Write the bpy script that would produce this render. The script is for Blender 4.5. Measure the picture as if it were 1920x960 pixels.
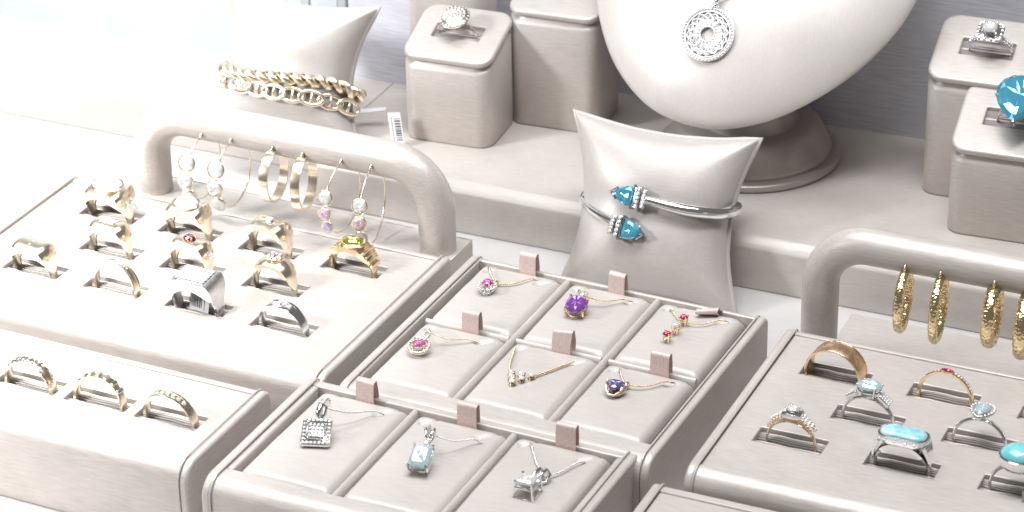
import bpy, bmesh, math, random
from mathutils import Vector, Matrix, noise
random.seed(7)
PI=math.pi; R_=math.radians
S=.01                                   # everything below is written in centimetres
sc=bpy.context.scene
for o in list(bpy.data.objects): bpy.data.objects.remove(o)
COL=sc.collection

# ------------------------------------------------------------------ camera
def cam_setup():
    p,r=R_(28.0178),R_(-1.04538)
    fwd=Vector((0,math.cos(p),-math.sin(p))); right=Vector((1,0,0)); up=right.cross(fwd)
    ri=math.cos(r)*right+math.sin(r)*up; u=-math.sin(r)*right+math.cos(r)*up
    cd=bpy.data.cameras.new('camera'); c=bpy.data.objects.new('camera',cd); COL.objects.link(c)
    M=Matrix((ri,u,-fwd)).transposed().to_4x4(); M.translation=Vector((0,0,53))*S
    c.matrix_world=M
    cd.sensor_width=36; cd.lens=5427.456/1920*36; cd.clip_start=.05; cd.clip_end=100
    cd.dof.use_dof=True; cd.dof.focus_distance=1.02; cd.dof.aperture_fstop=26
    sc.camera=c
cam_setup()
# ------------------------------------------------------------------ light
w=bpy.data.worlds.new('World'); sc.world=w; w.use_nodes=True
w.node_tree.nodes['Background'].inputs[0].default_value=(1,.945,.905,1)
w.node_tree.nodes['Background'].inputs[1].default_value=.15
def area(name,loc,target,sx,sy,e,col=(1,1,1)):
    l=bpy.data.lights.new(name,'AREA'); l.shape='RECTANGLE'; l.size=sx; l.size_y=sy; l.energy=e; l.color=col
    o=bpy.data.objects.new(name,l); COL.objects.link(o); o.location=Vector(loc)
    o.rotation_euler=(Vector(target)-Vector(loc)).to_track_quat('-Z','Y').to_euler(); return o
area('ceiling_lamp',(-.14,.90,1.12),(.05,.96,0),.95,.70,11.6,(.975,.99,1))
area('ceiling_lamp',(.24,.80,.95),(.15,1.10,.05),.5,.14,4.0,(.99,.99,1))
sp=bpy.data.lights.new('display_spotlight','SPOT'); sp.energy=120; sp.spot_size=R_(33); sp.spot_blend=1; sp.shadow_soft_size=.09; sp.color=(1,.99,.98)  # added, no such fixture: burns the left trays out toward white
so=bpy.data.objects.new('display_spotlight',sp); COL.objects.link(so); so.location=(-.58,1.06,.95)
so.rotation_euler=(Vector((-.355,.91,.0))-so.location).to_track_quat('-Z','Y').to_euler()
sp2=bpy.data.lights.new('side_spotlight','SPOT'); sp2.energy=44; sp2.spot_size=R_(41); sp2.spot_blend=1; sp2.shadow_soft_size=.10; sp2.color=(1,1,1)  # second added spot, out of view: whitens fronts and panel at the left
so2=bpy.data.objects.new('side_spotlight',sp2); COL.objects.link(so2); so2.location=(-.80,.72,.50)
so2.rotation_euler=(Vector((-.295,.99,.05))-so2.location).to_track_quat('-Z','Y').to_euler()
sc.view_settings.view_transform='Standard'; sc.view_settings.look='None'; sc.view_settings.exposure=0; sc.view_settings.gamma=1
sc.render.engine='CYCLES'; sc.cycles.max_bounces=10; sc.cycles.transmission_bounces=8; sc.cycles.caustics_reflective=False; sc.cycles.caustics_refractive=False

# ------------------------------------------------------------------ materials
def newmat(name):
    m=bpy.data.materials.new(name); m.use_nodes=True; nt=m.node_tree; return m,nt,nt.nodes['Principled BSDF']
def node(nt,t,**k):
    n=nt.nodes.new(t)
    for a,b in k.items(): setattr(n,a,b)
    return n
def satin(name,col,rough=.42,metal=.25,brush=(70,800,800),amp=.085,bump=.4,axis='X',fade=1.0):
    m,nt,b=newmat(name); L=nt.links
    tc=node(nt,'ShaderNodeTexCoord'); mp=node(nt,'ShaderNodeMapping')
    mp.inputs['Scale'].default_value=brush if axis=='X' else ((brush[1],brush[0],brush[2]) if axis=='Y' else (brush[1],brush[2],brush[0]))
    L.new(tc.outputs['Object'],mp.inputs[0])
    n1=node(nt,'ShaderNodeTexNoise'); n1.inputs['Scale'].default_value=2.2; n1.inputs['Detail'].default_value=3; L.new(mp.outputs[0],n1.inputs[0])
    n2=node(nt,'ShaderNodeTexNoise'); n2.inputs['Scale'].default_value=45; n2.inputs['Detail'].default_value=4; L.new(tc.outputs['Object'],n2.inputs[0])
    n3=node(nt,'ShaderNodeTexNoise'); n3.inputs['Scale'].default_value=1900; n3.inputs['Detail'].default_value=2; L.new(tc.outputs['Object'],n3.inputs[0])
    r1=node(nt,'ShaderNodeMapRange'); r1.inputs[1].default_value=.3; r1.inputs[2].default_value=.7; r1.inputs[3].default_value=1-amp; r1.inputs[4].default_value=1+amp; L.new(n1.outputs[0],r1.inputs[0])
    r2=node(nt,'ShaderNodeMapRange'); r2.inputs[1].default_value=.3; r2.inputs[2].default_value=.7; r2.inputs[3].default_value=.95; r2.inputs[4].default_value=1.05; L.new(n2.outputs[0],r2.inputs[0])
    mu=node(nt,'ShaderNodeMath',operation='MULTIPLY'); L.new(r1.outputs[0],mu.inputs[0]); L.new(r2.outputs[0],mu.inputs[1])
    vm=node(nt,'ShaderNodeVectorMath',operation='SCALE'); vm.inputs[0].default_value=col; L.new(mu.outputs[0],vm.inputs['Scale'])
    L.new(vm.outputs[0],b.inputs['Base Color'])
    b.inputs['Metallic'].default_value=metal; b.inputs['Roughness'].default_value=rough
    ad=node(nt,'ShaderNodeMath',operation='MULTIPLY_ADD'); ad.inputs[1].default_value=.5; L.new(n3.outputs[0],ad.inputs[0]); L.new(n1.outputs[0],ad.inputs[2])
    bp=node(nt,'ShaderNodeBump'); bp.inputs['Strength'].default_value=bump; bp.inputs['Distance'].default_value=.00012; L.new(ad.outputs[0],bp.inputs['Height'])
    L.new(bp.outputs[0],b.inputs['Normal'])
    b.inputs['Specular IOR Level'].default_value=.5
    b.inputs['Sheen Weight'].default_value=.12; b.inputs['Sheen Roughness'].default_value=.4
    return m
LEATHER=(.66,.608,.568)
M={}
M['leather']=satin('champagne_leatherette',LEATHER,.40,.22)
M['leather_y']=satin('champagne_leatherette_lengthwise',LEATHER,.40,.22,axis='Y')
M['pad']=satin('satin_pad',(.66,.613,.578),.40,.16,amp=.05,bump=.3)
M['pillow']=satin('satin_pillow',(.59,.548,.52),.42,.14,amp=.05,bump=.3)
M['bust']=satin('satin_bust',(.79,.745,.715),.36,.2,axis='Z',amp=.03,bump=.2)
M['foot']=satin('taupe_foot',(.47,.42,.39),.32,.3,amp=.04)
M['block']=satin('leatherette_block',(.62,.57,.535),.40,.25)
M['counter']=satin('pale_counter',(.58,.565,.56),.5,.05,amp=.03)
M['step']=satin('leatherette_step',(.58,.535,.50),.44,.18,amp=.07)
M['wall']=satin('blue_grey_fabric',(.74,.75,.83),.6,.05,brush=(40,500,500),amp=.12)
M['ribbon']=satin('dusty_rose_ribbon',(.78,.62,.58),.42,.2,brush=(1200,300,300),amp=.12,bump=.5)
M['lilac']=satin('lilac_foam',(.40,.34,.345),.45,.1,brush=(60,2500,2500),amp=.2,bump=.4)
def foam(name,c):
    m,nt,b=newmat(name); b.inputs['Base Color'].default_value=(*c,1); b.inputs['Roughness'].default_value=.42; b.inputs['Metallic'].default_value=.3
    tc=node(nt,'ShaderNodeTexCoord'); mp=node(nt,'ShaderNodeMapping'); mp.inputs['Scale'].default_value=(80,1600,1600); nt.links.new(tc.outputs['Object'],mp.inputs[0])
    n=node(nt,'ShaderNodeTexNoise'); n.inputs['Scale'].default_value=1.5; nt.links.new(mp.outputs[0],n.inputs[0])
    mx=node(nt,'ShaderNodeMixRGB'); mx.inputs[1].default_value=(*[x*.6 for x in c],1); mx.inputs[2].default_value=(*[min(1,x*1.35) for x in c],1); nt.links.new(n.outputs[0],mx.inputs[0]); nt.links.new(mx.outputs[0],b.inputs['Base Color'])
    return m
M['foam']=foam('ribbed_foam',(.56,.52,.485)); M['foam_l']=foam('ribbed_foam_lilac',(.44,.385,.39))
def metal(name,c,rough=.12,bump=0,scale=400,rv=.06,kind='noise',stretch=(1,1,1)):
    m,nt,b=newmat(name); b.inputs['Base Color'].default_value=(*c,1); b.inputs['Metallic'].default_value=1; b.inputs['Roughness'].default_value=rough
    L=nt.links; tc=node(nt,'ShaderNodeTexCoord'); mp=node(nt,'ShaderNodeMapping'); mp.inputs['Scale'].default_value=stretch; L.new(tc.outputs['Object'],mp.inputs[0])
    n=node(nt,'ShaderNodeTexNoise') if kind=='noise' else node(nt,'ShaderNodeTexVoronoi'); n.inputs['Scale'].default_value=scale; L.new(mp.outputs[0],n.inputs[0])
    r=node(nt,'ShaderNodeMapRange'); r.inputs[3].default_value=max(.02,rough-rv); r.inputs[4].default_value=rough+rv; L.new(n.outputs[0],r.inputs[0]); L.new(r.outputs[0],b.inputs['Roughness'])
    if bump:
        bp=node(nt,'ShaderNodeBump'); bp.inputs['Strength'].default_value=bump; bp.inputs['Distance'].default_value=.0003; L.new(n.outputs[0],bp.inputs['Height']); L.new(bp.outputs[0],b.inputs['Normal'])
    return m
M['gold']=metal('yellow_gold',(.97,.78,.50),.2,.05,300)
M['pale_gold']=metal('pale_gold',(.98,.87,.70),.24,.06,350)
M['rose_gold']=metal('rose_gold',(.97,.77,.58),.2,.05,300)
M['brushed_gold']=metal('brushed_rose_gold',(.86,.62,.40),.34,.35,500,.1,'noise',(1,.25,2))
M['hammered_gold']=metal('hammered_gold',(.98,.80,.48),.12,.8,900,.05,'voronoi')
M['silver']=metal('white_gold',(.92,.915,.92),.14,.05,300)
M['brushed_silver']=metal('brushed_white_gold',(.84,.83,.83),.3,.3,600,.08,'noise',(1,1,.2))
M['openwork']=metal('silver_openwork',(.97,.97,.99),.42,.1,300); M['openwork'].node_tree.nodes['Principled BSDF'].inputs['Metallic'].default_value=.55
def gemmat(name,c,trans=1.0,ior=1.7,rough=.0,emit=0,coat=0):
    m,nt,b=newmat(name); b.inputs['Base Color'].default_value=(*c,1); b.inputs['Transmission Weight'].default_value=trans*.5; b.inputs['IOR'].default_value=ior; b.inputs['Roughness'].default_value=rough+.05
    b.inputs['Metallic'].default_value=0 if coat else (.55 if min(c)<.6 else .28)
    b.inputs['Coat Weight'].default_value=1; b.inputs['Coat Roughness'].default_value=.02; b.inputs['Coat IOR'].default_value=1.7
    tc=node(nt,'ShaderNodeTexCoord'); n=node(nt,'ShaderNodeTexNoise'); n.inputs['Scale'].default_value=250; nt.links.new(tc.outputs['Object'],n.inputs[0])
    mx=node(nt,'ShaderNodeMixRGB'); mx.inputs[1].default_value=(*[x*.85 for x in c],1); mx.inputs[2].default_value=(*[min(1,x*1.15+.02) for x in c],1); nt.links.new(n.outputs[0],mx.inputs[0]); nt.links.new(mx.outputs[0],b.inputs['Base Color'])
    return m
M['diamond']=gemmat('clear_diamond',(1.0,1.0,1.0),.10,1.9,.03)
M['topaz']=gemmat('blue_topaz',(.12,.63,1.0),.35,1.62,.0)
M['aqua']=gemmat('aquamarine',(.68,.89,1.0),.22,1.6,.0)
M['ruby']=gemmat('ruby',(.72,.03,.20),.45,1.76,.02)
M['pink']=gemmat('pink_sapphire',(.95,.30,.62),.3,1.76,.08)
M['fuchsia']=gemmat('fuchsia_ruby',(.80,.10,.42),.3,1.76,.08)
M['amethyst']=gemmat('amethyst',(.42,.14,.70),.35,1.6,.0)
M['iolite']=gemmat('iolite',(.25,.21,.5),.35,1.6,.0)
M['garnet']=gemmat('garnet',(.30,.01,.03),.5,1.76,.02)
M['peridot']=gemmat('olive_gem',(.46,.50,.08),.6,1.65,.0)
M['lavender']=gemmat('lavender_crystal',(.74,.66,.90),.2,1.7,.03)
M['rosestone']=gemmat('pink_crystal',(.88,.62,.78),.2,1.7,.03)
M['opal']=gemmat('grey_moonstone',(.55,.57,.66),.15,1.5,.15,coat=1)
def turq(name,c1,c2,scale):
    m,nt,b=newmat(name); tc=node(nt,'ShaderNodeTexCoord'); n=node(nt,'ShaderNodeTexNoise'); n.inputs['Scale'].default_value=scale; n.inputs['Detail'].default_value=5; nt.links.new(tc.outputs['Object'],n.inputs[0])
    cr=node(nt,'ShaderNodeValToRGB'); cr.color_ramp.elements[0].position=.4; cr.color_ramp.elements[0].color=(*c1,1); cr.color_ramp.elements[1].position=.62; cr.color_ramp.elements[1].color=(*c2,1)
    nt.links.new(n.outputs[0],cr.inputs[0]); nt.links.new(cr.outputs[0],b.inputs['Base Color']); b.inputs['Roughness'].default_value=.18; b.inputs['Coat Weight'].default_value=1; b.inputs['Subsurface Weight'].default_value=.1; b.inputs['Subsurface Radius'].default_value=(.001,.001,.001); return m
M['larimar']=turq('larimar',(.22,.66,.78),(.60,.86,.90),220)
M['turquoise']=turq('turquoise',(.20,.66,.72),(.27,.74,.78),300)
M['paper']=satin('paper_tag',(.85,.85,.86),.6,0,amp=.01,bump=.05)
M['ink']=satin('printed_ink',(.05,.05,.06),.6,0,amp=.01,bump=.05)
M['greytag']=satin('grey_tag',(.46,.47,.45),.5,0,amp=.02,bump=.05)
M['shadowline']=satin('dark_lining',(.16,.145,.14),.7,0)  # plain dark colour of the tray floor lining
M['strip']=satin('dark_edge_strip',(.48,.50,.53),.4,.3)
M['paleblue']=satin('pale_blue_panel',(.60,.66,.70),.35,.0,amp=.03)

# ------------------------------------------------------------------ mesh builder
def V(*a): return Vector(a)
class MB:
    def __init__(s): s.v=[]; s.f=[]
    def add(s,vs,fs):
        k=len(s.v); s.v+= [Vector(p) for p in vs]; s.f+=[tuple(i+k for i in f) for f in fs]; return s
    def box(s,x0,x1,y0,y1,z0,z1):
        return s.add([(x0,y0,z0),(x1,y0,z0),(x1,y1,z0),(x0,y1,z0),(x0,y0,z1),(x1,y0,z1),(x1,y1,z1),(x0,y1,z1)],
                     [(3,2,1,0),(4,5,6,7),(0,1,5,4),(1,2,6,5),(2,3,7,6),(3,0,4,7)])
    def loft(s,rings,closed=False,caps=True):
        n=len(rings[0]); vs=[p for r in rings for p in r]; m=len(rings); fs=[]
        for i in range(m if closed else m-1):
            a=i*n; b=((i+1)%m)*n
            for j in range(n): fs.append((a+j,a+(j+1)%n,b+(j+1)%n,b+j))
        if caps and not closed: fs.append(tuple(range(n))[::-1]); fs.append(tuple(range((m-1)*n,m*n)))
        return s.add(vs,fs)
    def extrude_x(s,poly,x0,x1):                      # poly of (v,z), v counts toward the front (local -Y)
        return s.loft([[(x,-v,z) for v,z in poly] for x in (x0,x1)])
    def tube(s,path,r,n=10,closed=False,caps=True,flat=1.0,up=None):
        P=[Vector(p) for p in path]; m=len(P); rings=[]
        rr=(lambda i:r) if not hasattr(r,'__len__') else (lambda i:r[i])
        prev=None
        for i in range(m):
            t=(P[(i+1)%m]-P[i-1]) if closed else (P[min(i+1,m-1)]-P[max(i-1,0)])
            if t.length<1e-9: t=Vector((0,0,1))
            t.normalize()
            if up is not None: a=Vector(up)-t*Vector(up).dot(t); a.normalize()
            elif prev is None:
                a=t.orthogonal().normalized()
            else:
                a=prev-t*prev.dot(t); a.normalize()
            prev=a; b=t.cross(a)
            rings.append([P[i]+(a*math.cos(q)*flat+b*math.sin(q))*rr(i) for q in [2*PI*k/n for k in range(n)]])
        return s.loft(rings,closed,caps)
    def cyl(s,a,b,r0,r1=None,n=8): return s.tube([a,b],[r0,r0 if r1 is None else r1],n)
    def ball(s,c,r,nu=8,nv=5,sx=1,sy=1,sz=1):
        c=Vector(c); vs=[c+V(0,0,r*sz)]; fs=[]
        for i in range(1,nv):
            ph=PI*i/nv
            for j in range(nu): th=2*PI*j/nu; vs.append(c+V(r*sx*math.sin(ph)*math.cos(th),r*sy*math.sin(ph)*math.sin(th),r*sz*math.cos(ph)))
        vs.append(c-V(0,0,r*sz)); L_=len(vs)-1
        for j in range(nu): fs.append((0,1+j,1+(j+1)%nu)); fs.append((L_,1+(nv-2)*nu+(j+1)%nu,1+(nv-2)*nu+j))
        for i in range(nv-2):
            a=1+i*nu; b=a+nu
            for j in range(nu): fs.append((a+j,b+j,b+(j+1)%nu,a+(j+1)%nu))
        return s.add(vs,fs)
    def gem(s,c,ex,ey,ez,outline,table=.58,crown=.15,pav=.4,pavflat=0):
        c,ex,ey,ez=[Vector(q) for q in (c,ex,ey,ez)]; n=len(outline)
        P=lambda x,y,z:c+ex*x+ey*y+ez*z
        mids=[((outline[i][0]+outline[(i+1)%n][0])/2,(outline[i][1]+outline[(i+1)%n][1])/2) for i in range(n)]
        g=[P(x,y,0) for x,y in outline]; cm=[P(x*.86,y*.86,crown*.6) for x,y in mids]; tb=[P(x*table,y*table,crown) for x,y in outline]
        pm=[P(x*.55,y*.55,-pav*.55) for x,y in mids]
        big=n>7
        inn=[P(x*table*.46,y*table*.46,crown-(.12 if i%2 else .0)*crown-(.03*abs(outline[0][0]) if i%2 else 0)) for i,(x,y) in enumerate(mids)]
        vs=g+cm+tb+pm+inn+[P(0,0,-pav),P(0,0,crown-.12*crown)]; fs=[]
        for i in range(n):
            j=(i+1)%n
            fs+=[(i,j,n+i),(n+i,j,n+j),(n+i,n+j,2*n+j),(2*n+i,n+i,2*n+j),
                 (2*n+i,2*n+j,4*n+i),(4*n+i,2*n+j,4*n+j),(5*n+1,4*n+i,4*n+j),
                 (j,i,3*n+i),(j,3*n+i,3*n+j),(5*n,3*n+j,3*n+i)]
        return s.add(vs,fs)
    def build(s,name,mat,parent=None,smooth=None,bevel=0,seg=2,angle=38,kind=None,mats=None):
        me=bpy.data.meshes.new(name); me.from_pydata([tuple(p*S) for p in s.v],[],s.f); me.update()
        bm=bmesh.new(); bm.from_mesh(me); bmesh.ops.remove_doubles(bm,verts=bm.verts,dist=1e-7); bmesh.ops.recalc_face_normals(bm,faces=bm.faces); bm.to_mesh(me); bm.free()
        me.materials.append(M[mat] if isinstance(mat,str) else mat)
        o=bpy.data.objects.new(name,me); COL.objects.link(o)
        if parent is not None: o.parent=parent
        if smooth is None: smooth=bool(bevel)
        if bevel:
            b=o.modifiers.new('bevel','BEVEL'); b.width=bevel*S; b.segments=seg; b.limit_method='ANGLE'; b.angle_limit=R_(angle); b.use_clamp_overlap=True; b.harden_normals=False
        if smooth:
            me.shade_smooth() if smooth=='all' else (me.shade_smooth(), me.set_sharp_from_angle(angle=R_(50)))
        if kind: o['kind']=kind
        return o
def tag(o,label,cat,group=None,kind=None):
    if label: o['label']=label
    if cat: o['category']=cat
    if group: o['group']=group
    if kind: o['kind']=kind
    return o
def thing(name,label,cat,loc,rz=0,group=None,mat=None):
    o=bpy.data.objects.new(name,None); o.empty_display_size=.01; COL.objects.link(o)
    if mat is not None: o.matrix_world=mat
    else: o.location=Vector(loc)*S; o.rotation_euler=(0,0,R_(rz))
    return tag(o,label,cat,group)
def frame(O,X,Y,Z):
    m=Matrix((Vector(X).normalized(),Vector(Y).normalized(),Vector(Z).normalized())).transposed().to_4x4(); m.translation=Vector(O)*S; return m
def uv(origin,yaw,u,v,z=0):
    y=R_(yaw); return (origin[0]+u*math.cos(y)+v*math.sin(y), origin[1]+u*math.sin(y)-v*math.cos(y), z)
def catmull(P,n=8,closed=False):
    P=[Vector(p) for p in P]; out=[]; m=len(P)
    for i in range(m if closed else m-1):
        if closed: a,b,c,d=P[i-1],P[i],P[(i+1)%m],P[(i+2)%m]
        else: a,b,c,d=P[max(i-1,0)],P[i],P[i+1],P[min(i+2,m-1)]
        for k in range(n):
            t=k/n; out.append(.5*((2*b)+(c-a)*t+(2*a-5*b+4*c-d)*t*t+(3*b-a-3*c+d)*t**3))
    if not closed: out.append(P[-1])
    return out
def arc(cx,cz,r,a0,a1,n=8): return [(cx+r*math.cos(R_(a0+(a1-a0)*k/n)),cz+r*math.sin(R_(a0+(a1-a0)*k/n))) for k in range(n+1)]
def circ(rx,ry=None,n=12,ph=0): ry=rx if ry is None else ry; return [(rx*math.cos(2*PI*k/n+ph),ry*math.sin(2*PI*k/n+ph)) for k in range(n)]
def rectc(a,b,c): return [(a,-b+c),(a,b-c),(a-c,b),(-a+c,b),(-a,b-c),(-a,-b+c),(-a+c,-b),(a-c,-b)]
def pear(a,b,n=14):
    out=[]
    for k in range(n):
        t=2*PI*k/n; x=a*math.cos(t); y=b*math.sin(t)*(1-.32*math.cos(t)) if True else 0
        y=b*math.sin(t)*max(0,math.sin(abs((t if t<=PI else 2*PI-t))/2))**.6*1.1
        out.append((x,y))
    return out
def trill(a,n=18,bul=.16):
    out=[]
    for k in range(n):
        t=2*PI*k/n; r=a*(1+bul*math.cos(3*t)); out.append((r*math.cos(t),r*math.sin(t)))
    return out
def rrect(w,d,r,n=5,cx=0,cy=0):
    pts=[]
    for (sx,sy,a0) in ((1,1,0),(-1,1,90),(-1,-1,180),(1,-1,270)):
        for k in range(n+1):
            a=R_(a0+90*k/n); pts.append((cx+sx*(w/2-r)+r*math.cos(a),cy+sy*(d/2-r)+r*math.sin(a)))
    return pts

# ------------------------------------------------------------------ the setting
def sheet(name,pts,z,mat):
    m=MB(); m.add([(x,y,z) for x,y in pts],[tuple(range(len(pts)))]); o=m.build(name,mat); o['kind']='structure'; return o
sheet('counter_top',[(-42,66),(42,66),(42,126),(-42,126)],0,'counter')
YS=-24.6
UX=V(math.cos(R_(YS)),math.sin(R_(YS)),0); VY=V(-math.sin(R_(YS)),math.cos(R_(YS)),0)
# main raised step: its front foot runs through (-1.25,101) .. (10.9,95.1)
st=thing('display_step','long low champagne leatherette step carrying the bust and ring blocks','display step',(-8.05,104.4,0),YS)
def stepbody(x0,x1,D,H):
    m=MB(); prof=[(0,0)]+arc(-.32,H-.32,.32,0,90,4)
    prof=[(0,0),(0,H-.42)]+[(-.05,H-.30),(-.42,H-.015),(-.55,H)]+[(-D,H),(-D,0)]
    m.extrude_x(prof,x0,x1); return m
stepbody(0,44,11.2,2.1).build('step_body','step',st,bevel=.06,seg=2,angle=30)
m=MB(); m.box(-.0,.04,.6,11.0,1.9,2.106); m.build('edge_piping','leather_y',st,bevel=.02)
st2=thing('display_step','low pale leatherette step under the bracelet pillow at the left','display step',uv((-8.05,104.4),YS,0,-2.6,0),YS)
m=MB(); m.extrude_x([(0,0),(0,1.75),(-.05,1.83),(-.3,2.07),(-.4,2.09),(-9.5,2.09),(-9.5,0)],-32,-.06); m.build('step_body','step',st2,bevel=.05,angle=30)
# background riser
m=MB(); p0=V(3.92,110.34,0)
bw=thing('background_riser','blue-grey fabric riser behind the step, right of the ring blocks','riser panel',(3.92,110.3,0),-22.6)
m.box(-13,40,0,.6,0,9.0); m.build('fabric_panel','wall',bw,bevel=.1)
m=MB(); m.box(-13,40,.62,14,8.6,9.05); m.build('top_shelf','leather',bw,bevel=.1)
bl=thing('background_panel','pale blue-grey panel behind the bracelet pillow','wall panel',(-3.9,110.95,0),-24.6)
m=MB(); m.box(-3.1,-.0,0,.5,0,30); m.build('fabric_panel','wall',bl,bevel=.08)
m=MB(); m.box(-3.55,-3.12,-.06,.5,0,30); m.build('edge_strip','strip',bl,bevel=.05)
m=MB(); m.box(-40,-3.57,.02,.5,0,30); m.build('pale_panel','paleblue',bl,bevel=.05)
m=MB(); m.box(-5.3,-4.9,-.05,.015,0,30); m.build('edge_strip','strip',bl,bevel=.02)

# ------------------------------------------------------------------ trays
def tray_shell(root,W,D,H,rb,seam,fr=.62,tp=.32,side=.0,depth=.5):
    m=MB()
    prof=[(.0,0)]+[(0.3-.3*math.cos(R_(a)),H-.3+.3*math.sin(R_(a))) for a in (0,30,60,90)]+[(rb,H),(rb,H-depth),(seam,H-depth),(seam,H)]
    prof+= [(D-fr+fr*math.sin(R_(a)),H-fr+fr*math.cos(R_(a))) for a in (0,15,30,45,60,75,90)]+[(D,0)]
    m.extrude_x(prof,tp,W-tp)
    m.build('tray_body','leather',root,bevel=.05,seg=2,angle=50)
    if side:
        for x0,x1 in ((tp,tp+side),(W-tp-side,W-tp)):
            q=MB(); q.box(x0+.003,x1-.003,-seam+.01,-rb-.01,H-depth+.003,H-.01); q.build('side_rim','leather_y',root,bevel=.07,seg=2)
    for x0,x1 in ((0,tp-.015),(W-tp+.015,W)):
        q=MB(); rr=.72; t=.04
        pf=[(-t,0)]+[(-t+.35-.35*math.cos(R_(a)),H+t-.35+.35*math.sin(R_(a))) for a in (0,22,45,67,90)]
        pf+=[(D+t-rr+rr*math.sin(R_(a)),H+t-rr+rr*math.cos(R_(a))) for a in (0,15,30,45,60,75,90)]+[(D+t,0)]
        q.extrude_x(pf,x0,x1); q.build('side_panel','leather_y',root,bevel=.09,seg=3,angle=50)
        q=MB(); xx=tp+.0 if x0==0 else W-tp
        path=[(xx,.03,.1)]+[(xx,-(a),b+.03) for a,b in pf[1:-1]]+[(xx,-(D+.02),.1)]
        q.tube(path,.035,6); q.build('piping','leather_y',root,smooth='all')
def slot_plate(root,x0,x1,v0,v1,ztop,slots,thick=.32,mat='leather'):
    xs=sorted(set([x0,x1]+[a for s in slots for a in (s[0],s[2])])); vs=sorted(set([v0,v1]+[a for s in slots for a in (s[1],s[3])]))
    hole=lambda a,b:any(s[0]<a<s[2] and s[1]<b<s[3] for s in slots)
    m=MB(); H={}
    for i in range(len(xs)-1):
        for j in range(len(vs)-1): H[i,j]=hole((xs[i]+xs[i+1])/2,(vs[j]+vs[j+1])/2)
    zb=ztop-thick
    for (i,j),h in H.items():
        if h: continue
        a,b,c,d=xs[i],xs[i+1],vs[j],vs[j+1]
        for z in (ztop,zb): m.add([(a,-c,z),(b,-c,z),(b,-d,z),(a,-d,z)],[(0,1,2,3)])
        for (di,dj,p,q) in ((-1,0,(a,c),(a,d)),(1,0,(b,c),(b,d)),(0,-1,(a,c),(b,c)),(0,1,(a,d),(b,d))):
            if H.get((i+di,j+dj),True): m.add([(p[0],-p[1],ztop),(q[0],-q[1],ztop),(q[0],-q[1],zb),(p[0],-p[1],zb)],[(0,1,2,3)])
    return m.build('ring_insert',mat,root,bevel=.035,seg=2,angle=60,smooth=True)
def foam_rolls(root,slot,z,mat='foam',ribs=11):
    a,c,b,d=slot; mid=(c+d)/2; r=(d-c)/2/2+.06
    for k,vc in enumerate((mid-r+.02,mid+r-.02)):
        m=MB(); n=ribs*12; ring=[]
        for i in range(n):
            t=2*PI*i/n; rr=r*(1+.24*abs(math.cos(t*ribs))-.16); ring.append((rr*math.cos(t),rr*math.sin(t)))
        rings=[]
        for q in range(7):
            x=a-.1+(b-a+.2)*q/6; dz=.018*math.sin(q*2.1+k+a*3); rings.append([(x,-vc+y,z-r*1.02+zz+dz) for y,zz in ring])
        m.loft(rings); m.build('foam_roll',mat,root,smooth='all')
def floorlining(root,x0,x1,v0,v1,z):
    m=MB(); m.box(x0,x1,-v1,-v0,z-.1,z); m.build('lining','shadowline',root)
H=3.0
def ring_tray(label,origin,yaw,W,D,rb,seam,slots,group='ring trays',ref=0):
    t=thing('ring_tray',label,'ring tray',(origin[0],origin[1],0),yaw,group)
    tray_shell(t,W,D,H,rb,seam,depth=1.2)
    ins=slot_plate(t,.34,W-.34,rb+.01,seam-.01,H-.05,slots)
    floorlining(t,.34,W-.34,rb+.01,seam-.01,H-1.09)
    for s in slots: foam_rolls(t,s,H-.2)
    return t
# right ring tray
TRo=(9.675,88.336); TRy=-24.6
def latt(o,y,u0,v0,du,dv,c,r): return (u0+du*c,v0+dv*r)
TRs={}
for c,r in [(0,0),(1,0),(2,0),(3,0),(.5,1),(1.5,1),(2.5,1),(0,2),(1,2),(2,2),(3,2)]:
    u=1.34+3.803*c; v=1.94+2.341*r; TRs[c,r]=(u,v,u+2.36,v+.94)
ring_tray('ring tray at the right holding the blue stone rings and the wide gold band',TRo,TRy,17.4,10.35,.42,9.62,list(TRs.values()))
# left ring tray (origin at its back-left corner)
LW=16.7; Lr=(-2.35,94.06); Ly=-26.3; Lo=uv(Lr,Ly,-LW+.15,0)[:2]
Ls={}
for k in range(4): Ls[k,0]=LW-.15-3.98-3.5*k,1.62
for k in range(3): Ls[k,1]=LW-.15-5.90-3.5*k,4.05
for k in range(4): Ls[k,2]=LW-.15-4.16-3.5*k,6.45
for k in list(Ls): u,v=Ls[k]; Ls[k]=(u,v,u+2.36,v+.96)
ring_tray('ring tray at the left holding rows of signet and gem rings',Lo,Ly,LW,10.0,.42,9.08,list(Ls.values()))
# front-left tray
TLr=(-8.78,84.85); TLo=uv(TLr,-26,-16.0,0)[:2]; TLs={}
for k in range(5): u=16.0-2.86-2.8*k; TLs[k]=(u,2.32,u+2.38,3.27)
ring_tray('small faded ring tray in the front left corner with one row of gold bands',TLo,-26,16.55,5.5,.42,4.62,list(TLs.values()))
# tray cut by the bottom edge
tb=thing('display_tray','tray cut by the bottom edge of the photo, below the right ring tray','display tray',(4.47,78.46,0),-24.6)
tray_shell(tb,14,9,H,.5,8.2,depth=.6); slot_plate(tb,.34,13.66,.51,8.19,H-.05,[])
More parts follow.
